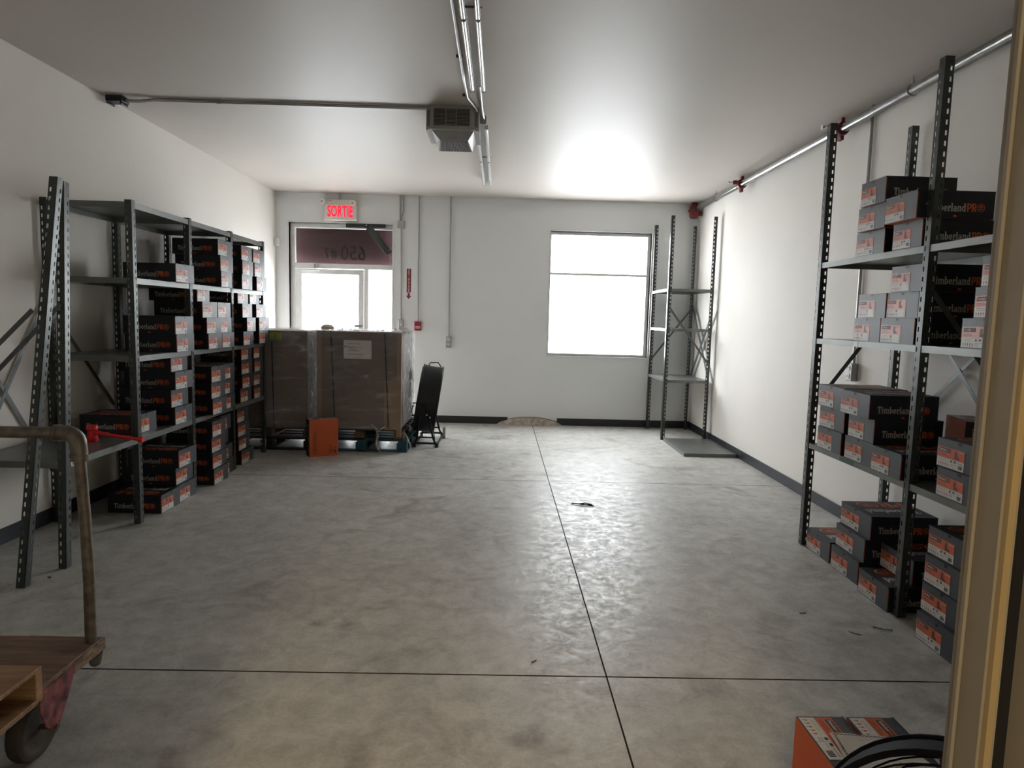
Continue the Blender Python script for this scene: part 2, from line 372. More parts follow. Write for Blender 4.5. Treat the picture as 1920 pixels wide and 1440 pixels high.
# steel corner brace of the door
br = MB(); br.box(-2.34, YF-.045, 2.925, -1.75, YF-.013, 2.985, M_grille)
o = tag(br.obj('corner_brace', bevel=.003), 'black steel corner brace over the upper right of the entrance door', 'bracket')
q = MB(); q.bar((-2.00, YF-.050, 2.935), (-1.69, YF-.050, 2.555), .095, .012, M_steel, (0, 1, 0)); q.obj('diagonal_strut', o, bevel=.002)
for x, z in ((-2.03, 2.957), (-1.69, 2.60)):
    q = MB(); q.lathe((x, YF-.059, z), (0, -1, 0), [(0, .012), (.006, .012), (.006, 0)], M_chrome, 10); q.obj('bolt', o)

# ------------------------------------------------------------------ doorway frame beside the camera
jm = MB()
jm.box(.592, .752, 0, .64, YN1+.012, 2.55, M_frame); jm.box(.588, .790, 0, .593, .80, 2.55, M_frame)
jm.box(.602, .742, 0, .613, .750, 2.55, M_frame)
fr = struct(jm.obj('trim_1', bevel=.002))
q = MB(); q.box(.594, .744, 0, .6035, .752, 2.5, M_yellow); q.obj('weather_strip', fr)
q = MB(); q.box(.6035, .738, 0, .614, .751, 2.5, M_black); q.obj('gap_shade_strip', fr)  # black strip standing in for the shade inside the gap beside the leaf
q = MB(); q.box(-.80, YN0-.02, 0, -.76, YN1+.012, 2.55, M_frame); q.box(-.80, YN0-.02, 2.51, .64, YN1+.012, 2.55, M_frame); struct(q.obj('trim_2'))
lf2 = MB(); lf2.box(.614, .30, .01, .655, .742, 2.5, M_frame, )
dr = struct(lf2.obj('door_2', bevel=.003))
hg = MB(); hg.box(.6125, .741, 1.205, .650, .7445, 1.345, M_heat); hq = hg.obj('hinge', dr)
hg2 = MB()
hg2.box(.6145, .7355, 1.21, .654, .7405, 1.34, M_pipe); hh = hg2.obj('hinge', dr)
for x, z in ((.625, 1.325), (.619, 1.30), (.618, 1.265), (.627, 1.225)):
    q = MB(); q.lathe((x, .7355, z), (0, -1, 0), [(0, .0032), (.0012, .0028), (.0012, 0)], M_chrome, 10); q.obj('screw', dr)

# ------------------------------------------------------------------ shelving
def post_mesh(H, wd=.05, th=.003, pitch=.055):
    """slotted angle: flange A faces -Y from x=0 to wd, flange B faces -X from y=0 to wd, real slots"""
    b = MB(); n = int((H-.02)/pitch); m = M_steel; sx0, sx1 = .030, .041; sh = .026
    def flange(P):          # P(a, d, z): a along flange, d depth
        def bx(a0, a1, z0, z1): b.hexa([P(a0, 0, z0), P(a1, 0, z0), P(a1, th, z0), P(a0, th, z0), P(a0, 0, z1), P(a1, 0, z1), P(a1, th, z1), P(a0, th, z1)], m)
        bx(0, sx0, 0, H); bx(sx1, wd, 0, H); z = 0
        for i in range(n):
            zc = .02+pitch*(i+.5); bx(sx0, sx1, z, zc-sh/2); z = zc+sh/2
        bx(sx0, sx1, z, H)
    flange(lambda a, d, z: (a, d, z)); flange(lambda a, d, z: (d, a, z))
    return b.mesh('post')
PM244, PM308 = post_mesh(2.435), post_mesh(3.08)
def shelf_mb(x0, x1, y0, y1, zt, lip=.043):
    b = MB(); t = .002
    b.box(x0, y0, zt-t, x1, y1, zt, M_shelf)
    for a in ((x0, y0, x0+t, y1), (x1-t, y0, x1, y1), (x0+t, y0, x1-t, y0+t), (x0+t, y1-t, x1-t, y1)): b.box(a[0], a[1], zt-lip, a[2], a[3], zt-t, M_shelf)
    for xe, s in ((x0, 1), (x1, -1)): b.box(min(xe+s*t, xe+s*.012), y0+t, zt-lip, max(xe+s*t, xe+s*.012), y1-t, zt-lip+t, M_shelf)
    return b
def brace_bar(a, b_, parent, side):
    q = MB(); q.bar(a, b_, .028, .003, M_brace, side); return q.obj('brace', parent)
# ---- left rack : front at x=-2.72, back near x=-3.36
LF, LB = -2.72, -3.385
LY = [5.04, 5.945, 6.85, 7.755]
LZ = [.667, 1.285, 1.868, 2.42]
lr = thing('steel_rack', (LF, LY[0], 0), 'long dark steel shelving rack full of shoe boxes along left wall', 'shelving')
def loc(o, p):          # parent keeping world placement
    o.parent = p; o.matrix_parent_inverse = Matrix.Translation(p.location).inverted(); return o
for y in LY:
    loc(mesh_obj('post', PM244, None, (LF, y, 0), None, (-1, 1, 1)), lr)
    loc(mesh_obj('post', PM244, None, (LB+.05, y, 0), None, (-1, 1, 1)), lr)
for k in range(3):
    for z in LZ:
        x1 = LF-.0035
        s_ = loc(shelf_mb(LB+.012, x1, LY[k]+.004, LY[k+1]-.001, z).obj('shelf'), lr)
# front bay without upper shelves : leaning end frame A and one shelf
def lean_post(x, y0, dx, dy, L=2.435):
    top = Vector((dx, dy, 0)); L2 = math.sqrt(L*L-dx*dx-dy*dy); d = Vector((dx, dy, L2)).normalized()
    m = Matrix.Identity(4); zx = Vector((1, 0, 0)); zx = (zx-d*zx.dot(d)).normalized(); zy = d.cross(zx)
    for i in range(3): m[i][0] = zx[i]; m[i][1] = zy[i]; m[i][2] = d[i]
    m[0][3], m[1][3], m[2][3] = x, y0, .0; return m, d
def frame_posts(parent, y0, dxf, dy, xf):
    for x in (xf, LB+.05):
        m, d = lean_post(x, y0, dxf if x == xf else 0, dy)
        o = bpy.data.objects.new('post', PM244); COL.objects.link(o); o.matrix_world = m @ Matrix.Diagonal((-1, 1, 1, 1))
        o.parent = parent; o.matrix_parent_inverse = Matrix.Translation(parent.location).inverted()
frame_posts(lr, 4.12, -.055, .21, -2.695)
ya = lambda z, y0, dy: y0+dy*z/2.42
loc(shelf_mb(LB+.012, LF-.002, 4.19, LY[0]-.001, LZ[0]).obj('shelf'), lr)
loc(brace_bar((LF-.03, ya(1.66, 4.11, .21), 1.66), (LB+.02, ya(1.0, 4.11, .21), .98), None, (0, 1, 0)), lr)
for (z0, z1) in ((.40, 1.70), (1.70, .40)):
    loc(brace_bar((LB+.004+(.004 if z0 > 1 else 0), 5.05, z0), (LB+.004+(.004 if z0 > 1 else 0), 4.17, z1), None, (1, 0, 0)), lr)
for (ya_, yb_) in ((5.09, 5.90), (6.0, 6.80)):
    loc(brace_bar((LB+.002, ya_, 1.66), (LB+.002, yb_, .80), None, (1, 0, 0)), lr)
q = MB(); q.box(LF-.0015, 4.24, LZ[0]-.040, LF-.0005, 4.33, LZ[0]-.012, M_lwhite); q.box(LF-.0005, 4.25, LZ[0]-.03, LF-.0003, 4.31, LZ[0]-.020, M_greyink); loc(q.obj('shelf_tag'), lr)
# loose leaning frame
lo = thing('upright_frame', (LF, 3.81, 0), 'loose slotted upright frame leaning against the near end of the left rack', 'shelving frame')
frame_posts(lo, 3.81, .085, .315, -2.741)
loc(brace_bar((LF-.04, ya(1.62, 3.80, .315), 1.62), (LB+.02, ya(.96, 3.80, .315), .96), None, (0, 1, 0)), lo)
# ---- right rack
RF, RBk = 2.31, 2.945
RY = [4.85, 3.625, 2.40]
RZ = [.782, 1.555, 2.10]
rr_ = thing('steel_rack', (RF, RY[1], 0), 'tall slotted steel rack holding shoe boxes along right wall', 'shelving')
for y in RY:
    loc(mesh_obj('post', PM308, None, (RF, y, 0)), rr_); loc(mesh_obj('post', PM308, None, (RBk-.05, y, 0)), rr_)
for k in range(2):
    for z in RZ: loc(shelf_mb(RF+.0035, RBk-.006, RY[k+1]+.004, RY[k]-.001, z, .038).obj('shelf'), rr_)
loc(brace_bar((RF+.02, RY[0]+.006, 1.05), (RBk-.02, RY[0]+.006, 1.90), None, (0, 1, 0)), rr_)
loc(brace_bar((RF+.02, RY[1]+.006, 1.88), (RBk-.02, RY[1]+.006, 1.13), None, (0, 1, 0)), rr_)
loc(brace_bar((RBk+.002, 4.85, 1.98), (RBk+.002, 3.64, .84), None, (1, 0, 0)), rr_)
loc(brace_bar((RBk+.006, 4.85, .84), (RBk+.006, 3.64, 1.86), None, (1, 0, 0)), rr_)
loc(brace_bar((RBk+.002, 3.62, 1.98), (RBk+.002, 2.42, .84), None, (1, 0, 0)), rr_)
q = MB(); q.box(RF+.0020, 4.22, RZ[0]-.034, RF+.0030, 4.40, RZ[0]-.004, mat('green_tape', (.035, .09, .045), .5)); loc(q.obj('green_tape'), rr_)
q = MB(); q.box(RF+.0020, 4.28, RZ[1]-.032, RF+.0030, 4.33, RZ[1]-.002, M_sticker); loc(q.obj('shelf_tag'), rr_)
# ---- far rack by the window
CF, CY0, CY1 = 2.285, 9.17, 10.18
fr_ = thing('steel_rack', (CF, CY0, 0), 'empty narrow slotted steel rack standing beside the window', 'shelving')
for x, sx in ((CF, 1), (2.915, -1)):
    for y in (CY0, CY1-.05):
        loc(mesh_obj('post', PM308, None, (x, y, 0), None, (sx, 1, 1)), fr_)
for z in (.845, 1.555, 2.10): loc(shelf_mb(CF+.0035, 2.9115, CY0+.004, CY1-.052, z, .038).obj('shelf'), fr_)
loc(brace_bar((CF+.03, CY0-.003, 1.84), (2.90, CY0-.003, 1.06), None, (0, 1, 0)), fr_)
loc(brace_bar((2.89, CY1-.045, 1.84), (CF+.02, CY1-.045, 1.06), None, (0, 1, 0)), fr_)
for dz in (0, .05):
    loc(brace_bar((2.918, CY1-.03, 1.86+dz), (2.918, CY0+.02, .80+dz), None, (1, 0, 0)), fr_)
    loc(brace_bar((2.922, CY0+.02, 1.78+dz), (2.922, CY1-.03, .76+dz), None, (1, 0, 0)), fr_)
sp = shelf_mb(2.30, 2.955, 8.05, 9.10, .042, .041)
tag(sp.obj('shelf_panel'), 'loose grey metal shelf lying on the floor before the window rack', 'shelf')

# ------------------------------------------------------------------ shoe boxes
BL, BW, BH = .43, .33, .148
# slab-serif word mark drawn as rectangles and ring segments; x height = 1
def seg_ring(P, cx, cy, rx, ry, wd, a0, a1, n=10):
    for i in range(n):
        A, B = a0+(a1-a0)*i/n, a0+(a1-a0)*(i+1)/n
        P.append([(cx+rx*math.cos(A), cy+ry*math.sin(A)), (cx+rx*math.cos(B), cy+ry*math.sin(B)), (cx+(rx-wd)*math.cos(B), cy+(ry-wd*.8)*math.sin(B)), (cx+(rx-wd)*math.cos(A), cy+(ry-wd*.8)*math.sin(A))])
def RC(P, *rs):
    for x0, y0, x1, y1 in rs: P.append([(x0, y0), (x1, y0), (x1, y1), (x0, y1)])
def glyphs():
    G = {}
    def g(ch, adv, fn): P = []; fn(P); G[ch] = (P, adv)
    g('T', .84, lambda P: RC(P, (.28, 0, .54, 1.45), (0, 1.24, .82, 1.45), (0, 1.0, .11, 1.24), (.71, 1.0, .82, 1.24), (.16, 0, .66, .11)))
    g('i', .44, lambda P: RC(P, (.08, 0, .32, 1), (0, 0, .40, .10), (0, .88, .1, 1), (.08, 1.14, .32, 1.38)))
    g('m', 1.24, lambda P: RC(P, (.08, 0, .30, 1), (.50, 0, .72, .95), (.92, 0, 1.14, .95), (.28, .80, 1.08, 1), (0, 0, .36, .1), (.44, 0, .78, .1), (.86, 0, 1.2, .1), (0, .88, .1, 1)))
    g('b', .82, lambda P: (RC(P, (.08, 0, .32, 1.45), (0, 1.33, .1, 1.45)), seg_ring(P, .40, .5, .36, .5, .24, 0, 2*PI, 14)))
    g('e', .76, lambda P: (seg_ring(P, .36, .5, .36, .5, .24, .05, 5.7, 13), RC(P, (.14, .42, .70, .58))))
    g('r', .60, lambda P: RC(P, (.08, 0, .32, 1), (0, 0, .42, .1), (0, .88, .1, 1), (.30, .78, .58, 1), (.40, .62, .58, .8)))
    g('l', .42, lambda P: RC(P, (.08, 0, .32, 1.45), (0, 0, .40, .10), (0, 1.33, .1, 1.45)))
    g('a', .78, lambda P: (seg_ring(P, .32, .30, .32, .32, .22, 0, 2*PI, 10), RC(P, (.44, 0, .68, .8), (.44, 0, .76, .1)), seg_ring(P, .38, .66, .30, .34, .2, 0, 2.9, 6)))
    g('n', .84, lambda P: RC(P, (.08, 0, .32, 1), (.50, 0, .74, .95), (.30, .80, .68, 1), (0, 0, .38, .1), (.44, 0, .80, .1), (0, .88, .1, 1)))
    g('d', .84, lambda P: (RC(P, (.48, 0, .72, 1.45), (.38, 1.33, .5, 1.45), (.48, 0, .80, .1)), seg_ring(P, .38, .5, .36, .5, .24, 0, 2*PI, 14)))
    g('P', .92, lambda P: (RC(P, (.04, 0, .34, 1.5), (.3, 1.24, .55, 1.5), (.3, .52, .55, .76)), seg_ring(P, .52, 1.01, .38, .49, .28, -PI/2, PI/2, 8)))
    g('R', 1.0, lambda P: (RC(P, (.04, 0, .34, 1.5), (.3, 1.24, .55, 1.5), (.3, .60, .55, .82)), seg_ring(P, .52, 1.05, .38, .45, .28, -PI/2, PI/2, 8), P.append([(.62, 0), (.98, 0), (.66, .72), (.38, .72)])))
    def logo(P):
        seg_ring(P, .76, .75, .76, .76, .13, 0, 2*PI, 20)
        RC(P, (.18, .44, 1.34, .54), (.70, .30, .82, 1.15))
        for s in (-1, 1):
            for y, l in ((.66, .46), (.86, .38), (1.04, .26)):
                P.append([(.76, y), (.76, y+.13), (.76+s*l, y+.24), (.76+s*l, y+.13)])
    g('O', 1.55, logo); return G
GL = glyphs()
def word(b, txt, m, f, x=0, s=1.):
    """adds txt; f maps (x,y) to 3-D"""
    for ch in txt:
        P, adv = GL[ch]
        for q in P:
            pts = [f(x+px*s, py*s) for px, py in q]; b.face(pts, m)
        x += adv*s
    return x
WT = sum(GL[c][1] for c in 'Timberland'); WP = sum(GL[c][1] for c in 'PRO'); WALL = WT+.12+WP
def wordmark_mesh(sgn):
    b = MB(); s = .76*BL/WALL; e = .0008
    for _ in (0,):
        # near side (-Y) reads left to right along +X ; far side (+Y) reads along -X
        def f(x, y, sgn=sgn):
            X = .12*BL+x*s; X = X if sgn < 0 else BL-X
            return (X, sgn*(BW/2+e), BH*.26+y*s*1.02)
        x = word(b, 'Timberland', M_mark, f); word(b, 'PRO', M_omark, f, x+.12)
        c = BL*.5
        b.face([(c-.012, sgn*(BW/2+e), .010), (c+.012, sgn*(BW/2+e), .010), (c+.006, sgn*(BW/2+e), .020), (c-.006, sgn*(BW/2+e), .020)], M_omark)
    return b.mesh('wordmark')
def topprint_mesh():
    b = MB(); s = .80*BL/WT; z = BH+.0023
    f = lambda x, y: (BL*.9-x*s, .02-y*s*1.1+.0-.03, z)
    word(b, 'Timberland', M_markw, f)
    s2 = .78*BL/WP; g = lambda x, y: (BL*.9-x*s2, .14-y*s2*.72, z); word(b, 'PRO', M_omark, g)
    return b.mesh('top_print')
def carton_mesh():
    b = MB(); w2 = BW/2; t = .0
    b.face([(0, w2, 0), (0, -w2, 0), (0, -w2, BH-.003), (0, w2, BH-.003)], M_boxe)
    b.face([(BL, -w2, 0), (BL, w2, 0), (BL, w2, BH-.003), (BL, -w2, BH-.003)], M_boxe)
    b.face([(0, -w2, 0), (BL, -w2, 0), (BL, -w2, BH-.003), (0, -w2, BH-.003)], M_box)
    b.face([(BL, w2, 0), (0, w2, 0), (0, w2, BH-.003), (BL, w2, BH-.003)], M_box)
    b.face([(0, w2, 0), (BL, w2, 0), (BL, -w2, 0), (0, -w2, 0)], M_orange)
    b.face([(0, -w2, BH-.003), (BL, -w2, BH-.003), (BL, w2, BH-.003), (0, w2, BH-.003)], M_box)
    for s in (-1, 1):
        y = s*(w2+.0006)
        b.face([(.0005, y, 0), (.0045, y, 0), (.0045, y, BH-.01), (.0005, y, BH-.01)], M_orange)
    return b.mesh('carton')
def lid_mesh():
    b = MB(); w2 = BW/2+.001; b.box(-.001, -w2, BH-.003, BL+.001, w2, BH+.0015, M_box)
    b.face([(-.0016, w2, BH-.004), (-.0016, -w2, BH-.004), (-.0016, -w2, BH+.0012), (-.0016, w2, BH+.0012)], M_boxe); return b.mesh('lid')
def notch_mesh():
    b = MB(); pts = [(-.0022, .013*math.cos(PI+PI*i/8), BH-.001+.016*math.sin(PI+PI*i/8)) for i in range(9)]
    b.face(pts[::-1], M_black); return b.mesh('thumb_notch')
def label_mesh(var=0):
    """end label, seen from -X ; left edge at +Y"""
    b = MB(); y0 = BW/2-.006; W = .200; H0, H1, HM = .005, .108, .052
    def q(a0, z0, a1, z1, m, d=0): x = -.0008-d*.0004; b.face([(x, y0-a0, z0), (x, y0-a1, z0), (x, y0-a1, z1), (x, y0-a0, z1)], m)
    def poly(pts, m, d): x = -.0008-d*.0004; b.face([(x, y0-a, z) for a, z in pts], m)
    q(0, HM, W, H1, M_lorange); q(0, H0, W, HM, M_lwhite)
    q(.010, .082, .098, .103, M_ink, 1)                               # name plate
    s = .052/WT; f = lambda x, y: (-.0008-.0009, y0-.014-x*s, .0875+y*s*1.25); x = word(b, 'Timberland', M_markw, f)
    s3 = .024/WP; f = lambda x, y: (-.0008-.0009, y0-.070-x*s3, .087+y*s3*1.0); word(b, 'PRO', M_omark, f)
    for k, (a, l) in enumerate(((.010, .055), (.010, .075))): q(a, .070-k*.008, a+l, .0725-k*.008, M_brown, 1)
    bx = .128                                                         # boot silhouette
    poly([(bx, .060), (bx+.012, .058), (bx+.036, .058), (bx+.037, .066), (bx+.024, .072), (bx+.018, .080), (bx+.017, .099), (bx+.002, .099), (bx, .084)], M_brown, 1)
    for k in range(4): q(.158+k*.010, .095, .163+k*.010, .101, M_markw, 1)
    q(.120, H0, .1215, HM, M_greyink, 1)
    for k in range(5): q(.010+k*.017, .016, .018+k*.017, .027, (M_greyink, M_omark)[k % 2], 1); q(.010+k*.017, .010, .016+k*.017, .013, M_greyink, 1)
    for k in range(3): q(.010, .046-k*.0055, (.085, .07, .09)[k], .0475-k*.0055, M_greyink, 1)
    q(.100, .036, .112, .047, M_ink, 1); q(.098, .026, .117, .029, M_greyink, 1); q(.098, .018, .117, .021, M_greyink, 1)
    q(.127, .038, .141, .048, M_ink, 1); q(.146, .040, .190, .043, M_greyink, 1); q(.127, .028, .150, .030, M_greyink, 1)
    for k in range(9): q(.160+k*.0032, .012, .1615+k*.0032+.0008*(k % 3), .032, M_ink, 1)
    if var == 1: q(.122, .010, .188, .050, M_sticker, 2)
    if var == 2: q(.120, .008, .190, .052, M_lwhite, 2); q(.042, .000, .046, .115, M_lwhite, 2)
    return b.mesh('end_label')
ME = dict(carton=carton_mesh(), lid=lid_mesh(), wordmark=wordmark_mesh(-1), wordmark_2=wordmark_mesh(1), top_print=topprint_mesh(), thumb_notch=notch_mesh())
LAB = [label_mesh(0), label_mesh(1), label_mesh(2)]
def make_box(label, group, var=0):
    r = thing('shoe_box', (0, 0, 0), label, 'box', group)
    for k, me in ME.items(): mesh_obj(k.replace('_2', ''), me, r)
    mesh_obj('end_label', LAB[var], r); return r
proto = {}
def shoe_box(x, yn, yf, z, side, label, group, var=0, rot=0, sz=1.):
    """x: aisle face; yn, yf near and far ends of that face"""
    if var not in proto: r = make_box(label, group, var); proto[var] = r
    else:
        src = proto[var]; r = src.copy(); COL.objects.link(r)
        for ch in src.children: c = ch.copy(); COL.objects.link(c); c.parent = r
        r['label'] = label; r['group'] = group
    r.location = (x, (yn+yf)/2, z+.0004); r.rotation_euler = (0, 0, (PI if side == 'L' else 0)+rot); r.scale = (1, (yf-yn)/BW, sz)
    return r
ST = .1503
ORD = {1: ['only'], 2: ['bottom', 'top'], 3: ['bottom', 'middle', 'top'], 4: ['bottom', 'second', 'third', 'top'], 5: ['bottom', 'second', 'third', 'fourth', 'top']}
def stack(side, z0, lev, bay, col, items, k0=0, var=None, st=ST):
    n = len(items)
    for i, it in enumerate(items):
        x, yn, yf = it[:3]; rot = it[3] if len(it) > 3 else random.uniform(-.012, .012)
        o = ORD[n][i]
        lab = '%s shoe box of the %s, %s, %s, %s rack' % (o, col, lev, bay, 'left' if side == 'L' else 'right')
        if n == 1: lab = 'single shoe box, %s, %s, %s, %s rack' % (col, lev, bay, 'left' if side == 'L' else 'right')
        v = (var[i] if var else (0, 0, 0, 1, 0, 2)[(i*5+int(yn*10)) % 6])
        shoe_box(x, yn, yf, z0+(i+k0)*st, side, lab, 'shoe boxes on the %s of the %s rack' % (lev, 'left' if side == 'L' else 'right'), v, rot, st/ST)
B1, B2, B3 = 'first filled bay', 'middle bay', 'bay beside the cartons'
S = stack
S('L', 0, 'floor', B1, 'at its near end', [(-2.69, 5.30, 5.61)])
S('L', 0, 'floor', B1, 'far stack', [(-2.70, 5.615, 5.93), (-2.725, 5.62, 5.935), (-2.69, 5.61, 5.93)])
S('L', 0, 'floor', B2, 'near stack', [(-2.655, 6.215, 6.53), (-2.67, 6.225, 6.54), (-2.68, 6.235, 6.54), (-2.675, 6.24, 6.54)])
S('L', 0, 'floor', B2, 'far stack', [(-2.72, 6.55, 6.83), (-2.725, 6.55, 6.82), (-2.76, 6.545, 6.81), (-2.74, 6.55, 6.83)])
S('L', 0, 'floor', B3, 'near stack', [(-2.73, 7.08, 7.42), (-2.76, 7.08, 7.40), (-2.76, 7.07, 7.38), (-2.77, 7.08, 7.38)])
S('L', 0, 'floor', B3, 'recessed far stack', [(-2.90, 7.43, 7.745), (-2.93, 7.43, 7.745), (-2.92, 7.43, 7.745)])
z = LZ[0]; lv = 'lowest shelf'
S('L', z, lv, B1, 'at its near end', [(-2.80, 5.16, 5.47, .0)])
S('L', z, lv, B1, 'far stack', [(-2.722, 5.63, 5.94), (-2.745, 5.61, 5.925), (-2.71, 5.625, 5.94), (-2.745, 5.62, 5.94)])
S('L', z, lv, B2, 'near stack', [(-2.655, 6.215, 6.52), (-2.67, 6.225, 6.53), (-2.675, 6.245, 6.55)])
S('L', z, lv, B2, 'far stack', [(-2.70, 6.56, 6.84), (-2.705, 6.555, 6.83), (-2.70, 6.56, 6.84)])
S('L', z, lv, B3, 'near stack', [(-2.745, 7.11, 7.43), (-2.73, 7.13, 7.44), (-2.74, 7.14, 7.45), (-2.75, 7.16, 7.46)])
S('L', z, lv, B3, 'far stack', [(-2.73, 7.47, 7.745), (-2.735, 7.475, 7.75), (-2.73, 7.49, 7.75), (-2.738, 7.485, 7.75)])
z = LZ[1]; lv = 'middle shelf'
S('L', z, lv, B1, 'far stack', [(-2.69, 5.62, 5.935), (-2.68, 5.58, 5.90)])
S('L', z, lv, B2, 'near stack', [(-2.66, 6.16, 6.455), (-2.66, 6.13, 6.435), (-2.665, 6.06, 6.37), (-2.739, 6.12, 6.38)], var=[0, 0, 0, 2], st=.1445)
S('L', z, lv, B2, 'far stack', [(-2.66, 6.46, 6.75), (-2.67, 6.44, 6.71), (-2.665, 6.385, 6.68)], st=.1445)
S('L', z, lv, B3, 'near stack', [(-2.67, 7.02, 7.30), (-2.655, 7.08, 7.33), (-2.67, 7.00, 7.27), (-2.739, 7.06, 7.34)], st=.1445)
S('L', z, lv, B3, 'far stack', [(-2.665, 7.46, 7.75), (-2.655, 7.44, 7.745), (-2.665, 7.38, 7.68), (-2.739, 7.39, 7.68)], st=.1445)
z = LZ[2]; lv = 'highest shelf'
S('L', z, lv, B1, 'at its far end', [(-2.665, 5.58, 5.90)])
S('L', z, lv, B2, 'far stack', [(-2.675, 6.50, 6.75), (-2.68, 6.50, 6.79), (-2.70, 6.49, 6.82)])
S('L', z, lv, B3, 'near stack', [(-2.675, 7.01, 7.30), (-2.675, 7.03, 7.33), (-2.69, 7.04, 7.34)])
S('L', z, lv, B3, 'far stack', [(-2.67, 7.42, 7.72), (-2.675, 7.37, 7.68), (-2.695, 7.385, 7.70)])
# right rack
C1, C2 = 'far bay', 'bay by the doorway'
S('R', 0, 'floor', C1, 'at its far end', [(2.33, 4.47, 4.815, 0)])
S('R', 0, 'floor', C1, 'middle stack', [(2.325, 4.09, 4.435, 0), (2.355, 4.085, 4.455, -.02), (2.385, 4.09, 4.46, .0)], var=[0, 0, 0])
S('R', 0, 'floor', C1, 'near pair', [(2.285, 3.69, 4.005, .0), (2.44, 3.72, 4.055, -.01)], var=[0, 0])
S('R', 0, 'floor', C2, 'far stack', [(2.27, 3.07, 3.40, 0), (2.30, 3.10, 3.42, 0), (2.31, 3.10, 3.43, 0), (2.33, 3.12, 3.45, 0)], var=[0, 0, 0, 0])
S('R', 0, 'floor', C2, 'near pair', [(2.36, 2.68, 3.02, 0), (2.32, 2.67, 3.0, 0)], var=[0, 0])
z = RZ[0]; lv = 'lowest shelf'
S('R', z, lv, C1, 'far stack', [(2.31, 4.39, 4.72, 0), (2.325, 4.40, 4.735, .01), (2.31, 4.40, 4.745, 0)], var=[0, 0, 0])
S('R', z, lv, C1, 'middle stack', [(2.314, 4.015, 4.345, 0), (2.315, 4.02, 4.32, 0), (2.275, 4.02, 4.365, 0)], var=[0, 0, 0])
S('R', z, lv, C1, 'beside the middle post', [(2.295, 3.69, 3.99, 0)], var=[0])
S('R', z, lv, C2, 'pair', [(2.315, 3.08, 3.405, 0), (2.325, 3.10, 3.435, 0)], var=[0, 0])
z = RZ[1]; lv = 'middle shelf'
S('R', z, lv, C1, 'far pair', [(2.33, 4.07, 4.37, 0), (2.33, 4.03, 4.335, 0)], var=[2, 1])
S('R', z, lv, C1, 'near stack', [(2.33, 3.73, 4.062, 0), (2.335, 3.72, 4.025, 0), (2.325, 3.69, 3.98, 0)], var=[1, 1, 2])
S('R', z, lv, C2, 'stack', [(2.33, 3.02, 3.34, 0), (2.325, 2.94, 3.26, 0), (2.33, 2.92, 3.235, 0)], var=[0, 0, 0])
z = RZ[2]; lv = 'highest shelf'
S('R', z, lv, C1, 'far stack', [(2.325, 4.09, 4.41, 0), (2.30, 4.06, 4.36, 0), (2.285, 4.05, 4.32, .0)], var=[0, 0, 0])
S('R', z, lv, C1, 'near pair', [(2.31, 3.70, 3.975, 0), (2.255, 3.68, 3.98, .0)], var=[0, 0])
# boxes stood on end / on edge
def base_print():
    b = MB(); z = -.0007
    def q(x0, x1, y0, y1): b.face([(x0, y0, z), (x0, y1, z), (x1, y1, z), (x1, y0, z)], M_brown)
    for k, a in enumerate((.14, .19, .13, .16)): q(a, .405, -.125+k*.011, -.121+k*.011)
    for k in range(3): q(.285+.02*k, .40, .060+k*.022, .064+k*.022); q(.36, .375, .066+k*.022, .076+k*.022)
    q(.33, .345, .125, .14); q(.36, .40, .120, .142)
    return b.mesh('base_print')
BP = base_print()
def free_box(label, group, M4, var=0):
    r = make_box(label, group, var); r.matrix_world = M4; o = mesh_obj('base_print', BP, r); o['kind'] = 'stuff'; return r
def frame(o, ex, ey, ez):
    m = Matrix.Identity(4)
    for i in range(3): m[i][0] = ex[i]; m[i][1] = ey[i]; m[i][2] = ez[i]; m[i][3] = o[i]
    return m
Vz = Vector
# on end: label face (-X local) up, orange bottom (-Z local) faces aisle (-X world)
for k, (x, l) in enumerate(((.955, 'shoe box stood on end in the foreground, left one beside the fan'), (1.115, 'shoe box stood on end in the foreground, right one behind the fan'))):
    r = free_box(l, 'shoe boxes stood on end by the floor fan', frame((x, 1.795, .4305), Vz((0, 0, -1)), Vz((0, 1, 0)), Vz((1, 0, 0))))
# standing on end in front of the cartons: orange bottom towards the camera
ang = math.atan2(.165, .30); ex = Vz((math.cos(ang), math.sin(ang), 0)); nz = Vz((-math.sin(ang), math.cos(ang), 0))
c = Vz((-2.144, 7.535, 0))+ex*(.34/2)
r = free_box('shoe box stood upright with bright orange base facing out before the pallets', 'loose shoe boxes', frame((c.x, c.y, .4305), Vz((0, 0, -1)), ex, nz))
# on its long edge at the back of the right rack's lowest shelf
d = Vz((.27, .963, 0)).normalized(); o_ = Vz((2.742, 3.815, 0))+d*(BW/2)
r = free_box('small shoe box stood on end by the wall, lowest shelf, right rack, orange base outward', 'loose shoe boxes', frame((o_.x, o_.y, RZ[0]+.331), Vz((0, 0, -1)), d, Vz((d.y, -d.x, 0))) @ Matrix.Diagonal((.765, .92, .97, 1)))

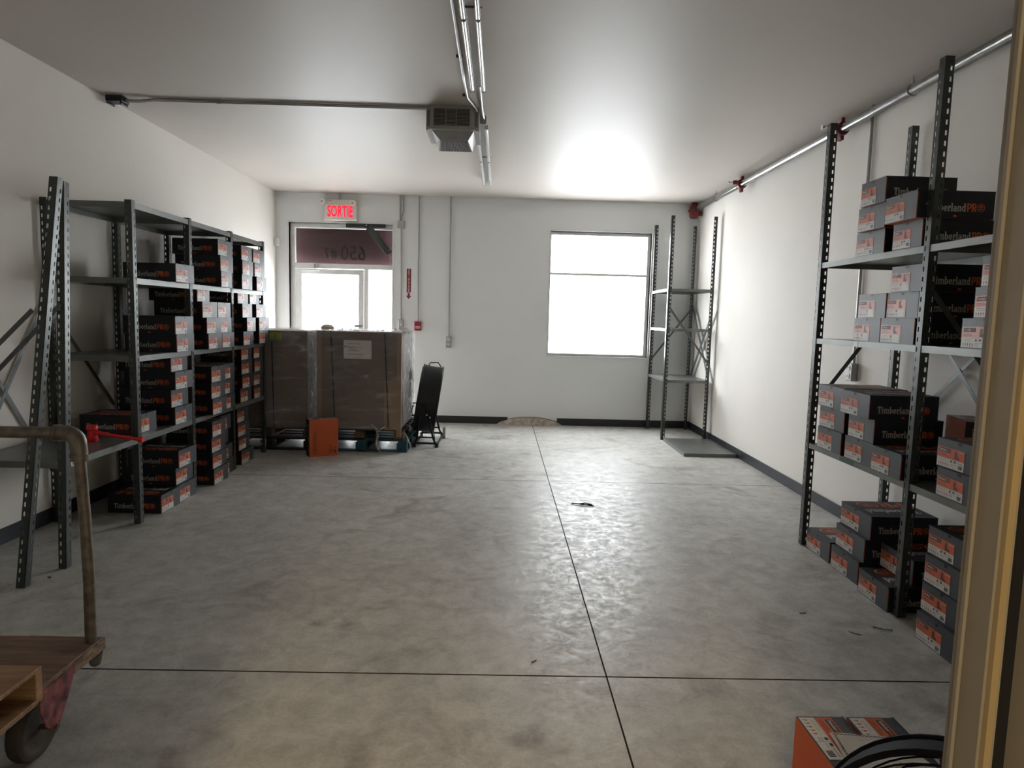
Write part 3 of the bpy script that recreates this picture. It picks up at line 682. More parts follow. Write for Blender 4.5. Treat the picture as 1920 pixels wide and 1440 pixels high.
# ------------------------------------------------------------------ pallets and cartons
def pallet(x0, x1, y0, y1, z0, h, m, label, group, blocks_m=None):
    t = thing('pallet', (x0, y0, z0), label, 'pallet', group); W, D_ = x1-x0, y1-y0; bt = .018; n = 7; bw = .095
    for i in range(n):
        y = (D_-bw)*i/(n-1); q = MB(); q.box(0, y, h-bt, W, y+bw, h, m); q.obj('deck_board', t, bevel=.002)
    for i in range(3):
        x = (W-.10)*i/2; q = MB(); q.box(x, 0, h-2*bt, x+.10, D_, h-bt, m); q.obj('stringer_board', t)
        q = MB(); q.box(x, 0, 0.0005, x+.10, D_, bt, m); q.obj('bottom_board', t)
        for j in range(3):
            y = (D_-.12)*j/2; q = MB(); q.box(x-(.02 if i else 0), y, bt, x+.12-(.02 if i else 0), y+.12, h-2*bt, blocks_m or m); q.obj('block', t, bevel=.002)
    for y in (0, D_-.09):
        q = MB(); q.box(.1, y, .0005, W-.1, y+.09, bt-.001, m); q.obj('bottom_board', t)
    return t
pallet(-2.17, -1.085, 7.92, 9.02, 0, .150, M_blue, 'blue painted pallet on the floor under the right carton', 'stacked pallets')
pallet(-2.17, -1.12, 7.90, 9.00, .151, .128, M_dwood, 'worn wooden pallet between blue pallet and right wrapped carton', 'stacked pallets', M_wood)
pallet(-3.28, -2.20, 7.92, 9.02, 0, .150, M_dwood, 'dark pallet on the floor under the left carton', 'stacked pallets')
pallet(-3.28, -2.20, 7.90, 9.00, .151, .128, M_wood, 'brown wooden pallet between dark pallet and left wrapped carton', 'stacked pallets')
ZC = .2795
def film(name, x0, x1, y0, y1, z0, z1, parent, m, amp=.012, seed=0, faces='yXxZ'):
    """crinkled skin of stretch film around a carton"""
    b = bmesh.new(); rnd = random.Random(seed); ph = [rnd.uniform(0, 6) for _ in range(6)]
    def sheet(P, nu, nv, nrm):
        g = []
        for i in range(nu+1):
            row = []
            for j in range(nv+1):
                u, v = i/nu, j/nv; p = P(u, v)
                k = .5+.5*math.sin(9*u+ph[0]+5*v)*math.sin(13*v+ph[1]-7*u)+.3*math.sin(40*u+31*v+ph[2])
                edge = min(1, 8*min(u, 1-u, v, 1-v)+.15)
                row.append(b.verts.new(p+nrm*(amp*max(0, k)*edge+.002)))
            g.append(row)
        for i in range(nu):
            for j in range(nv): b.faces.new((g[i][j], g[i+1][j], g[i+1][j+1], g[i][j+1]))
    L = lambda a, c_, t_: a+(c_-a)*t_
    if 'y' in faces: sheet(lambda u, v: Vector((L(x0, x1, u), y0, L(z0, z1, v))), 40, 40, Vector((0, -1, 0)))
    if 'X' in faces: sheet(lambda u, v: Vector((x1, L(y0, y1, u), L(z0, z1, v))), 40, 40, Vector((1, 0, 0)))
    if 'x' in faces: sheet(lambda u, v: Vector((x0, L(y1, y0, u), L(z0, z1, v))), 24, 30, Vector((-1, 0, 0)))
    if 'Z' in faces: sheet(lambda u, v: Vector((L(x0, x1, u), L(y0, y1, v), z1)), 30, 20, Vector((0, 0, 1)))
    me = bpy.data.meshes.new(name); b.to_mesh(me); b.free(); me.materials.append(m); me.polygons.foreach_set('use_smooth', [True]*len(me.polygons))
    o = bpy.data.objects.new(name, me); COL.objects.link(o); o.parent = parent; o.matrix_parent_inverse = Matrix.Translation(parent.location).inverted(); return o
def tuft(parent, x0, x1, y, z, n, h, m, seed):
    b = MB(); rnd = random.Random(seed)
    for i in range(n):
        x = rnd.uniform(x0, x1); yy = y+rnd.uniform(0, .3); w_ = rnd.uniform(.02, .06); hh = rnd.uniform(.3, 1)*h
        p = [Vector((x+rnd.uniform(-.03, .03), yy+rnd.uniform(-.03, .03), z)) for _ in range(2)]
        tp = Vector((x+rnd.uniform(-.05, .05), yy, z+hh)); md = (p[0]+tp)/2+Vector((w_, 0, .01))
        b.face([p[0], p[1]+Vector((w_, 0, 0)), md], m); b.face([p[0], md, tp], m)
    q = b.obj('film_tuft', None); q['kind'] = 'stuff'; loc(q, parent); return q
cb = thing('wrapped_carton', (-1.65, 8.38, ZC), 'large brown carton in clear film with white sheet, on pallets', 'carton', 'film wrapped cartons on pallets')
q = MB(); q.box(-2.139, 7.86, ZC, -1.159, 8.88, 1.436, M_card); o = loc(q.obj('carton', bevel=.006), cb)
q = MB(); q.box(-1.345, 7.853, ZC, -1.195, 7.8595, .86, M_card2); loc(q.obj('corner_board'), cb)
q = MB(); q.box(-1.202, 7.850, .20, -1.152, 7.859, 1.43, M_card2); q.box(-1.158, 7.850, .20, -1.150, 7.93, 1.43, M_card2); loc(q.obj('corner_board'), cb)
q = MB(); q.box(-2.139, 7.853, ZC, -2.085, 7.8595, 1.43, M_card2); loc(q.obj('corner_board'), cb)
for xa, xb in ((-1.972, -1.925), (-1.345, -1.295)):
    q = MB(); q.bar((xa, 7.848, 1.432), (xb, 7.848, .30), .016, .002, M_strap, (0, 1, 0)); q.box(xa-.008, 7.85, 1.437, xa+.008, 8.88, 1.439, M_strap); loc(q.obj('strap'), cb)
q = MB(); q.box(-1.825, 7.851, 1.118, -1.50, 7.853, 1.335, M_paper)
for k in range(4): q.box(-1.78, 7.8500, 1.17+k*.04, -1.60-.03*(k % 2), 7.8505, 1.176+k*.04, M_greyink)
loc(q.obj('paper_sheet'), cb)
film('stretch_wrap', -2.142, -1.14, 7.84, 8.9, .30, 1.445, cb, M_wrap, .014, 3, 'yXZ')
film('stretch_wrap', -1.14, -1.135, 7.90, 8.9, .36, 1.43, cb, M_wrapw, .03, 5, 'X')
tuft(cb, -1.95, -1.7, 7.9, 1.44, 26, .05, M_wrapw, 1); tuft(cb, -1.5, -1.3, 7.9, 1.44, 22, .05, M_wrapw, 2); tuft(cb, -1.19, -1.10, 7.9, 1.42, 12, .09, M_wrapw, 4)
q = MB(); q.tube([(-1.50, 7.82, .36), (-1.43, 7.81, .30), (-1.41, 7.80, .22), (-1.43, 7.80, .12), (-1.40, 7.79, .06), (-1.37, 7.79, .02)], [.004, .012, .014, .010, .012, .006], M_wrapw, 6)
q.tube([(-1.41, 7.80, .27), (-1.36, 7.81, .31), (-1.32, 7.82, .33)], [.010, .008, .004], M_wrapw, 6)
loc(q.obj('film_tail', smooth=True), cb); q = MB(); q.tube([(-1.14, 7.83, .27), (-1.08, 7.80, .24), (-1.03, 7.79, .13), (-1.01, 7.78, .03)], [.006, .008, .010, .005], M_wrapw, 6); loc(q.obj('film_tail', smooth=True), cb)
ca = thing('wrapped_carton', (-2.46, 8.38, ZC), 'brown carton in clear film with lime label, beside the left rack', 'carton', 'film wrapped cartons on pallets')
q = MB(); q.box(-3.20, 7.86, ZC, -2.245, 8.88, 1.428, M_card); loc(q.obj('carton', bevel=.006), ca)
q = MB(); q.box(-2.678, 7.835, 1.320, -2.549, 7.838, 1.403, M_lime); lb = loc(q.obj('lime_label'), ca)
lt = bpy.data.objects.new('lettering', text_mesh('1 OF 1', .036, M_ink, .0006)); COL.objects.link(lt)
lt.matrix_world = Matrix.Translation((-2.612, 7.833, 1.358)) @ Matrix.Rotation(PI/2, 4, 'X'); lt.parent = lb; lt.matrix_parent_inverse = Matrix.Identity(4)
q = MB()
for k in range(3): q.box(-2.665, 7.834, (1.388, 1.336, 1.328)[k], -2.57+.01*k, 7.8345, (1.392, 1.339, 1.331)[k], M_ink)
lt2 = q.obj('printed_lines'); loc(lt2, lb); lt2.matrix_parent_inverse = Matrix.Identity(4)
q = MB(); q.bar((-2.66, 7.847, 1.30), (-2.64, 7.847, .29), .016, .002, M_strap, (0, 1, 0)); loc(q.obj('strap'), ca)
film('stretch_wrap', -3.2, -2.235, 7.84, 8.9, .29, 1.437, ca, M_wrap, .014, 8, 'yXZ')
film('film_bridge', -2.233, -2.148, 7.90, 8.5, .36, 1.42, ca, M_wrapw, .02, 9, 'y')
q = MB(); rr = random.Random(3)
q.lathe((-2.05, 8.0, 1.450), (0, 0, 1), [(0, .075), (.03, .078), (.055, .05), (.06, 0)], M_foam, 14)
tag(q.obj('foam_lump', smooth=True), 'small beige foam lump on top of the right wrapped carton', 'packing foam')

# ------------------------------------------------------------------ drum fans
M_matte = mat('matte_black_enamel', (.007, .008, .010), .75, spec=.15)
def fan(label, R, origin, rotz, tilt, zc):
    """drum fan; face axis local -Y, centre at height zc"""
    t = thing('drum_fan', origin, label, 'fan'); t.rotation_euler = (0, 0, rotz); W = R*.30; T0 = len(bpy.data.objects)
    heads = []
    c0 = Vector((0, 0, zc))
    q = MB(); q.lathe(c0+Vector((0, -W/2, 0)), (0, 1, 0), [(0, R), (0, R*1.02), (W, R*1.02), (W, R), (W*.5, R*.985), (0, R)], M_matte, 48); heads.append(q.obj('drum', t, smooth=True))
    for s in (-1, 1):
        q = MB(); y = s*(W/2+.012)
        for k in range(15): q.ring(c0+Vector((0, y+s*.02*(1-k/14.), 0)), (0, 1, 0), R*(.16+.060*k), .0026, M_matte, 48, 5)
        q.ring(c0+Vector((0, y, 0)), (0, 1, 0), R*1.02, .0085, M_matte, 56, 6)
        for k in range(8):
            a = 2*PI*k/8+.2; dd = Vector((math.cos(a), 0, math.sin(a))); q.tube([c0+dd*R*.12+Vector((0, y, 0)), c0+dd*R*1.0+Vector((0, y, 0))], .0034, M_black, 5)
        q.lathe(c0+Vector((0, y, 0)), (0, s, 0), [(0, R*.17), (.012, R*.16), (.012, 0)], M_black, 20); heads.append(q.obj('guard', t))
    q = MB(); q.lathe(c0+Vector((0, -W*.22, 0)), (0, 1, 0), [(0, 0), (0, R*.2), (W*.6, R*.22), (W*.62, 0)], M_black, 20); heads.append(q.obj('motor', t, smooth=True))
    for k in range(3):
        q = MB(); a = 2*PI*k/3+.5
        for i in range(5):
            r0, r1 = R*(.18+.15*i), R*(.18+.15*(i+1)); w0, w1 = .28+.05*i, .28+.05*(i+1)
            def P(r, w_, s): return c0+Vector((r*math.cos(a+s*w_), -W*.18+s*W*.13, r*math.sin(a+s*w_)))
            q.face([P(r0, w0, -1), P(r1, w1, -1), P(r1, w1, 1), P(r0, w0, 1)], M_blade)
        heads.append(q.obj('blade', t))
    TM = Matrix.Translation(c0) @ Matrix.Rotation(tilt, 4, 'X') @ Matrix.Translation(-c0)
    for h_ in heads: h_.data.transform(TM)
    if True:
        for s in (-1, 1):
            q = MB(); x = s*(R*1.02+.03)
            q.tube([(x, -W*1.0, .02), (x, 0, zc), (x, W*1.0, .02)], .014, M_black, 8); q.tube([(x, -W*1.0, .018), (x, W*1.0, .018)], .014, M_black, 8); q.obj('stand_leg', t)
            q = MB(); q.lathe((x-s*.03, 0, zc), (s, 0, 0), [(0, .03), (.05, .03), (.05, 0)], M_chrome, 12); q.obj('pivot_knob', t)
            q = MB(); q.lathe((x+s*.01, W*.85, .065), (s, 0, 0), [(0, 0), (0, .06), (.03, .06), (.03, 0)], M_caster, 16); q.obj('wheel', t)
        q = MB()
        for y in (-W*1.0, W*1.0): q.tube([(-R-.05, y, .018), (R+.05, y, .018)], .014, M_black, 8)
        q.obj('foot_bar', t)
    return t
# back fan seen from its side: axis along X, drum leaning
f1 = thing('drum_fan', (-.91, 8.66, 0), 'tall black drum fan seen side-on, standing right of the wrapped cartons', 'fan')
def part(q, name, smooth=False): o = q.obj(name, None, smooth); o.parent = f1; return o
R1 = .43; tilt = .145; ax = Vector((math.cos(tilt), .075, -math.sin(tilt))).normalized(); upx = Vector((math.sin(tilt), 0, math.cos(tilt)))
C0 = Vector((0, 0, .565)); W1 = .25
q = MB(); q.lathe(C0-ax*W1/2, ax, [(0, R1), (.0, R1*1.02), (W1*.3, R1*1.0), (W1*.7, R1*1.0), (W1, R1*1.02), (W1, R1), (W1*.5, R1*.97), (0, R1)], M_black, 44); part(q, 'drum', True)
for s in (-1, 1):
    q = MB()
    for k in range(10): q.ring(C0+ax*s*(W1/2+.01), ax, R1*(.18+.09*k), .003, M_black, 32, 5)
    for k in range(8):
        u = ax.cross(Vector((0, 1, 0))).normalized(); v = ax.cross(u); dd = u*math.cos(k*PI/4)+v*math.sin(k*PI/4); q.tube([C0+ax*s*(W1/2+.01)+dd*R1*.1, C0+ax*s*(W1/2+.01)+dd*R1], .004, M_black, 5)
    q.ring(C0+ax*s*(W1/2), ax, R1*1.02, .010, M_black, 44, 6); part(q, 'guard')
q = MB(); q.lathe(C0-ax*.09, ax, [(0, 0), (0, .08), (.18, .08), (.18, 0)], M_black, 18); part(q, 'motor')
for y in (-.385, .385):
    q = MB(); q.tube([(-.13, y, .016), (-.10, y, .10), (-.04, y*1.15, .56)], .013, M_black, 8); q.tube([(.15, y, .016), (.11, y, .10), (.0, y*1.15, .56)], .013, M_black, 8)
    q.tube([(-.13, y, .05), (.15, y, .05)], .013, M_black, 8); q.tube([(-.105, y, .125), (.12, y, .125)], .010, M_black, 8); part(q, 'stand_leg')
for x in (-.13, .15):
    q = MB(); q.tube([(x, -.385, .02), (x, .385, .02)], .015, M_black, 8); part(q, 'foot_bar')
for y in (-.385, .385):
    for x in (-.13, .15):
        q = MB(); q.lathe((x, y, .001), (0, 0, 1), [(0, 0), (0, .022), (.05, .02), (.05, 0)], M_black, 10); part(q, 'rubber_foot')
q = MB(); q.lathe((.17, .30, .075), (1, 0, 0), [(0, 0), (0, .075), (.035, .075), (.035, 0)], M_blade, 20); part(q, 'wheel')
q = MB(); tp = C0+upx*R1*1.0; q.tube([tp+Vector((-.06, -.05, 0)), tp+Vector((-.04, -.05, .05)), tp+Vector((.06, -.05, .055)), tp+Vector((.10, -.05, .0))], .008, M_black, 7); part(q, 'handle')
q = MB(); fy = -.455
q.tube([tp+Vector((-.11, -.02, .0)), (.03, -.30, .88), (.14, -.41, .72), (.12, fy, .60)], .006, M_black, 6)
q.tube([(-.14, -.40, .52), (-.15, fy+.02, .53), (-.158, fy, .46), (-.15, fy, .42), (-.06, fy, .40)], .007, M_black, 6)
q.tube([(-.15, -.42, .56), (-.08, fy-.01, .57), (.02, fy-.01, .50), (.05, fy, .42)], .007, M_black, 6)
q.tube([(-.05, fy, .55), (.05, fy, .40), (.12, fy, .20), (.13, fy+.02, .10)], .006, M_black, 6); q.tube([(-.02, fy, .52), (.03, fy-.01, .36), (.02, fy-.01, .26)], .006, M_black, 6); part(q, 'power_cord')
for p in ((.03, -.445, .42), (.07, -.445, .39)):
    q = MB(); q.lathe(p, (0, -1, 0), [(0, .01), (.02, .01), (.02, 0)], M_chrome, 10); part(q, 'knob')
fan('black wire-guard drum fan in the foreground beside the doorway frame', .318, (1.085, 1.385, 0), -.64, -.22, .350)

# ------------------------------------------------------------------ cloth over the standing boxes
b = bmesh.new(); g = []
A, Bp, Cc, Dd = Vector((1.012, 1.865, .437)), Vector((1.20, 1.845, .437)), Vector((.985, 1.60, .437)), Vector((1.27, 1.60, .437))
for i in range(17):
    row = []
    for j in range(17):
        u, v = i/16, j/16; p = (A*(1-u)+Bp*u)*(1-v)+(Cc*(1-u)+Dd*u)*v
        row.append(b.verts.new(p+Vector((0, 0, .003+.004*abs(math.sin(u*7+v*4))*math.sin(v*5+1)**2))))
    g.append(row)
for i in range(16):
    for j in range(16): b.faces.new((g[i][j], g[i][j+1], g[i+1][j+1], g[i+1][j]))
me = bpy.data.meshes.new('cloth'); b.to_mesh(me); b.free(); me.materials.append(M_cloth)
co = bpy.data.objects.new('cloth', me); COL.objects.link(co); sm = co.modifiers.new('thick', 'SOLIDIFY'); sm.thickness = .002
tag(co, 'white cloth with black zigzag stitching lying on the upright foreground boxes', 'cloth')
q = MB()
def zig(p0, p1, off, n):
    d_ = (p1-p0)/n; t_ = d_.normalized().cross(Vector((0, 0, 1)))
    for k in range(n):
        a_ = p0+d_*k+t_*(off if k % 2 else 0); c_ = p0+d_*(k+1)+t_*(0 if k % 2 else off); q.bar(a_, c_, .0016, .0008, M_ink, (0, 0, 1))
up = Vector((0, 0, .0085))
zig(A+up+Vector((.012, -.01, 0)), Bp+up+Vector((0, -.01, 0)), .006, 34); zig(A+up+Vector((.012, -.01, 0)), Cc+up+Vector((.012, 0, 0)), .006, 44)
q.obj('stitching', co)

# ------------------------------------------------------------------ platform cart and plywood tray
ct = thing('platform_cart', (-2.1, 2.1, 0), 'plywood platform cart with worn pipe handle at lower left', 'cart')
DXR, DYB, DZT = -1.597, 2.655, .300
q = MB(); q.box(-2.75, 1.62, DZT-.045, DXR, DYB, DZT, M_ply); loc(q.obj('deck', bevel=.004), ct)
q = MB(); q.box(DXR, 1.62, DZT-.047, DXR+.006, DYB, DZT-.002, M_chip); q.box(DXR-.30, DYB, DZT-.045, DXR, DYB+.004, DZT-.002, M_chip); loc(q.obj('deck_edge'), ct)
q = MB(); px_, py_ = -1.625, 2.615
arc = [Vector((-1.645-.045+.045*math.cos(a), py_, 1.108+.045*math.sin(a))) for a in [PI/2*i/6 for i in range(7)]]
q.tube([(px_, py_, DZT-.05), (px_+.002, py_, .55), (px_-.004, py_, .80), (px_-.018, py_, 1.09)], .0215, M_pipe, 14); loc(q.obj('handle_post', smooth=True), ct)
q = MB(); q.tube([(-1.642, py_, 1.055)]+arc+[(-1.72, py_, 1.153)], .031, M_pipe, 14)
q.lathe((-1.641, py_, 1.045), (0, 0, 1), [(0, .024), (0, .034), (.022, .034), (.022, .028)], M_pipe, 16); q.lathe((-1.735, py_, 1.153), (1, 0, 0), [(0, .024), (0, .034), (.02, .034), (.02, .028)], M_pipe, 16); loc(q.obj('elbow', smooth=True), ct)
q = MB(); q.tube([(-1.72, py_, 1.153), (-2.35, py_, 1.150), (-2.72, py_, 1.150)], .0235, M_pipe, 14); loc(q.obj('handle_bar', smooth=True), ct)
q = MB(); q.tube([(-2.72, py_, DZT-.05), (-2.72, py_, 1.150)], .0215, M_pipe, 12); loc(q.obj('handle_post', smooth=True), ct)
q = MB(); q.tube([(px_+.008, py_+.01, DZT-.10), (px_+.008, py_+.01, DZT-.045)], [.020, .030], M_pipe, 12); q.lathe((px_+.008, py_+.01, DZT-.10), (0, 0, -1), [(0, .02), (.008, .012), (.0, .010)], M_chip, 12); loc(q.obj('post_nut'), ct)
for (wx, wy, vis) in ((-1.668, 2.330, 1), (-2.66, 2.33, 0), (-1.668, 1.80, 0), (-2.66, 1.80, 0)):
    for s in (-1, 1):
        q = MB(); xx = wx+s*.040
        if s > 0 and vis: 
            xx = DXR+.008
        P0 = [(wy-.075, DZT-.01 if s > 0 else DZT-.05), (wy+.125, DZT-.005 if s > 0 else DZT-.05), (wy+.105, DZT-.060), (wy+.045, .15), (wy+.005, .095), (wy-.045, .145), (wy-.075, .22)]
        n_ = len(P0); base = [(xx-.003, a_, z_) for a_, z_ in P0]; topp = [(xx+.003, a_, z_) for a_, z_ in P0]
        q.face(base[::1], M_bracket); q.face(topp[::-1], M_bracket)
        for i in range(n_): j = (i+1) % n_; q.face([base[i], topp[i], topp[j], base[j]], M_bracket)
        loc(q.obj('caster_bracket'), ct)
    q = MB(); q.lathe((wx-.028, wy, .120), (1, 0, 0), [(0, .03), (0, .095), (.008, .115), (.020, .1195), (.038, .1195), (.050, .115), (.056, .095), (.052, .085), (.050, .055), (.056, .03), (.056, 0)], M_caster, 36)
    loc(q.obj('wheel', smooth=True), ct)
    q = MB(); q.tube([(wx-.045, wy, .12), (DXR+.020 if vis else wx+.05, wy, .12)], .010, M_pipe, 8); loc(q.obj('axle'), ct)
ty = thing('plywood_tray', (-1.8, 1.9, DZT), 'hollow plywood tray resting on the near edge of the cart', 'tray')
TX, TY0, TY1, TZ0, TZ1 = -1.540, 1.60, 2.205, DZT+.0005, DZT+.122
q = MB(); q.box(-2.5, TY0, TZ0, TX, TY1, TZ0+.014, M_plyl); loc(q.obj('bottom_panel', bevel=.002), ty)
q = MB(); q.box(-2.5, TY0, TZ1-.014, TX, TY1, TZ1, M_plyl); loc(q.obj('top_panel', bevel=.002), ty)
q = MB(); q.box(-2.5, TY1-.034, TZ0+.014, TX+.001, TY1-.001, TZ1-.014, M_plyedge); loc(q.obj('end_block', bevel=.002), ty)
q = MB(); q.box(-1.90, TY0+.02, TZ0+.014, -1.80, TY1-.035, TZ1-.014, M_plyl); q.box(-2.45, TY0+.02, TZ0+.014, -2.35, TY1-.035, TZ1-.014, M_plyl); loc(q.obj('inner_rail'), ty)
q = MB(); q.box(-1.728, 2.075, TZ1+.0005, -1.700, 2.105, TZ1+.34, M_plyedge); o = loc(q.obj('upright_lath', bevel=.002), ty); o['label'] = 'pale upright wooden lath on the tray'
q = MB(); q.tube([(-1.70, 2.09, TZ1+.06), (-1.672, 2.08, TZ1+.05), (-1.668, 2.07, TZ1+.012), (-1.70, 2.06, TZ1+.006)], .005, M_wrapw, 6); loc(q.obj('film_scrap'), ty)

# ------------------------------------------------------------------ hammer
hm = thing('mallet', (-2.96, 4.87, LZ[0]), 'red one-piece rubber mallet on the near shelf of left rack', 'hammer')
q = MB(); q.lathe((0, 0, .001), (0, 0, 1), [(0, 0), (0, .034), (.006, .038), (.030, .038), (.036, .031), (.082, .031), (.088, .038), (.112, .038), (.118, .034), (.118, 0)], M_hammer, 24); q.obj('head', hm, smooth=True)
q = MB(); q.tube([(.02, 0, .070), (.06, .0, .062), (.12, 0, .052), (.30, .005, .026), (.335, .005, .022), (.338, .005, .022), (.365, .005, .020)], [.020, .015, .012, .013, .014, .021, .021], M_hammer, 14); q.obj('handle', hm, smooth=True)

# ------------------------------------------------------------------ wall and ceiling fittings
def conduit(name, pts, r, label, box_pts=(), group='steel conduits'):
    q = MB(); q.tube(pts, r, M_cond, 10); o = tag(q.obj(name, smooth=True), label, 'conduit', group); return o
Yw = YF-.018
# sign
sg = thing('exit_sign', (-2.43, YF, 3.18), 'cream SORTIE exit sign with glowing red letters above the entrance door', 'sign')
def sp_(q, name, **k): o = q.obj(name, **k); return loc(o, sg)
q = MB(); q.box(-2.665, YF-.085, 3.02, -2.165, YF-.001, 3.325, M_sign); sp_(q, 'housing', bevel=.008)
q = MB(); q.box(-2.650, YF-.089, 3.035, -2.180, YF-.085, 3.245, M_white); sp_(q, 'face_plate')
for k, (x, z) in enumerate(((-2.672, 3.29), (-2.225, 3.275))):
    q = MB(); q.lathe((x, YF-.075, z), (0, -1, -.15), [(0, .035), (.03, .048), (.055, .048), (.06, .030), (.058, 0)], M_white, 18); h_ = sp_(q, 'lamp_head', smooth=True)
    q = MB(); q.lathe((x, YF-.137, z-.008), (0, -1, -.15), [(0, .013), (.003, 0)], M_greyink, 14); sp_(q, 'lamp_lens')
q = MB(); q.box(-2.60, YF-.0865, 3.298, -2.53, YF-.0855, 3.306, M_greyink); sp_(q, 'small_print')
lt = bpy.data.objects.new('lettering', text_mesh('SORTIE', .225, M_led, .0055, .50, extrude=.003, spacing=1.05)); COL.objects.link(lt)
lt.matrix_world = Matrix.Translation((-2.415, YF-.091, 3.142)) @ Matrix.Rotation(PI/2, 4, 'X'); m_ = lt.matrix_world.copy(); lt.parent = sg; lt.matrix_parent_inverse = Matrix.Translation(sg.location).inverted(); lt.matrix_world = m_
q = MB(); q.tube([(-2.435, YF-.03, 3.325), (-2.435, YF-.03, HC)], .012, M_cond, 8); sp_(q, 'conduit')
# left wall sensor
q = MB(); q.box(XL+.001, YF-.10, 2.625, XL+.062, YF-.002, 2.732, M_white); tag(q.obj('wall_sensor', bevel=.006), 'small white sensor box in the far left corner', 'sensor')
# conduits and boxes on the far wall
conduit('conduit', [(-1.535, Yw, HC), (-1.535, Yw, 3.05)], .014, 'short conduit from ceiling to junction box right of the exit sign')
conduit('conduit', [(-1.485, Yw, HC), (-1.485, Yw, 3.20), (-1.515, Yw, 3.10), (-1.515, Yw, 3.06)], .010, 'bent conduit beside the short one above the junction box')
jb = thing('junction_box', (-1.517, YF, 2.99), 'square grey junction box right of the transom', 'electrical box', 'electrical boxes')
q = MB(); q.box(-1.572, YF-.05, 2.937, -1.462, YF-.001, 3.045, M_fix); loc(q.obj('box', bevel=.005), jb)
q = MB(); q.box(-1.567, YF-.054, 2.942, -1.467, YF-.05, 3.040, M_cond); loc(q.obj('cover_plate'), jb)
for x, z in ((-1.475, 3.03), (-1.56, 2.955)):
    q = MB(); q.lathe((x, YF-.054, z), (0, -1, 0), [(0, .006), (.003, 0)], M_ink, 8); loc(q.obj('screw'), jb)
conduit('conduit', [(-1.517, Yw, 2.937), (-1.510, Yw, 1.575)], .011, 'long conduit from junction box down to the light switch')
conduit('conduit', [(-1.252, Yw, HC), (-1.252, Yw, 1.555)], .010, 'conduit from ceiling down to the red pull station')
conduit('conduit', [(-.778, Yw, HC), (-.778, Yw, 1.335)], .012, 'conduit from ceiling to outlet in the middle of far wall')
def elec(name, x0, x1, z0, z1, label, m=M_fix):
    t = thing(name, ((x0+x1)/2, YF, (z0+z1)/2), label, 'electrical box', 'electrical boxes')
    q = MB(); q.box(x0, YF-.055, z0, x1, YF-.001, z1, m); loc(q.obj('box', bevel=.006), t)
    q = MB(); q.box(x0+.006, YF-.059, z0+.006, x1-.006, YF-.055, z1-.006, M_cond); loc(q.obj('cover_plate', bevel=.002), t); return t
t = elec('light_switch', -1.548, -1.470, 1.418, 1.575, 'grey boxed light switch just above the right wrapped carton')
q = MB(); q.box(-1.517, YF-.075, 1.485, -1.503, YF-.059, 1.512, M_white); loc(q.obj('toggle'), t)
t = elec('wall_outlet', -.820, -.738, 1.168, 1.335, 'grey boxed duplex outlet in the middle of the far wall')
for z in (1.215, 1.290):
    q = MB(); q.lathe((-.779, YF-.059, z), (0, -1, 0), [(0, .026), (.004, .025), (.004, 0)], M_white, 16); q.box(-.789, YF-.0645, z-.004, -.785, YF-.063, z+.010, M_ink); q.box(-.773, YF-.0645, z-.004, -.769, YF-.063, z+.010, M_ink); loc(q.obj('socket'), t)
t = thing('pull_station', (-1.25, YF, 1.48), 'red fire alarm pull station on the far wall', 'alarm')
q = MB(); q.box(-1.302, YF-.055, 1.412, -1.200, YF-.001, 1.548, M_alarm); loc(q.obj('box', bevel=.006), t)
q = MB(); q.box(-1.285, YF-.062, 1.445, -1.215, YF-.055, 1.480, M_white); loc(q.obj('pull_bar'), t)
q = MB(); 
for k in range(5): q.box(-1.280+k*.013, YF-.0635, 1.452+.006*(k % 2), -1.272+k*.013, YF-.062, 1.466+.006*(k % 2), M_alarm)
loc(q.obj('lettering'), t)
# extinguisher sign
ex_ = thing('extinguisher_sign', (-1.398, YF, 2.15), 'narrow red EXTINCTEUR sign with white vertical letters', 'sign')
q = MB(); q.box(-1.430, YF-.004, 1.985, -1.366, YF-.0005, 2.340, M_signred); loc(q.obj('plate'), ex_)
for k, ch in enumerate('EXTINCTEUR'):
    o = bpy.data.objects.new('letter', text_mesh(ch, .040, M_lwhite, .0012, 1.0, extrude=.0003)); COL.objects.link(o)
    o.matrix_world = Matrix.Translation((-1.398, YF-.0048, 2.318-k*.0345)) @ Matrix.Rotation(PI/2, 4, 'X'); m_ = o.matrix_world.copy(); o.parent = ex_; o.matrix_parent_inverse = Matrix.Translation(ex_.location).inverted(); o.matrix_world = m_
q = MB(); A_ = [(-1.415, 1.975), (-1.415, 1.935), (-1.440, 1.935), (-1.398, 1.885), (-1.356, 1.935), (-1.381, 1.935), (-1.381, 1.975)]
q.face([(x, YF-.004, z) for x, z in A_[:2]+A_[5:]], M_signred); q.face([(x, YF-.004, z) for x, z in A_[2:5]], M_signred); loc(q.obj('arrow'), ex_)
# right wall outlet and conduit
q = MB(); q.tube([(XR-.018, 5.50, HC), (XR-.018, 5.50, 1.345)], .013, M_cond, 10)
tag(q.obj('conduit', smooth=True), 'conduit running down the right wall to the outlet', 'conduit', 'steel conduits')
t = thing('wall_outlet', (XR, 5.5, 1.27), 'grey boxed outlet on the right wall behind the rack', 'electrical box', 'electrical boxes')
q = MB(); q.box(XR-.052, 5.455, 1.195, XR-.001, 5.545, 1.345, M_fix); loc(q.obj('box', bevel=.006), t)
q = MB(); q.box(XR-.057, 5.455, 1.20, XR-.052, 5.545, 1.34, M_white); loc(q.obj('cover_plate', bevel=.002), t)
for z in (1.235, 1.305):
    q = MB(); q.lathe((XR-.057, 5.50, z), (-1, 0, 0), [(0, .026), (.004, .025), (.004, 0)], M_white, 14); q.box(XR-.0625, 5.485, z-.006, XR-.061, 5.489, z+.010, M_ink); q.box(XR-.0625, 5.508, z-.006, XR-.061, 5.512, z+.010, M_ink); loc(q.obj('socket'), t)
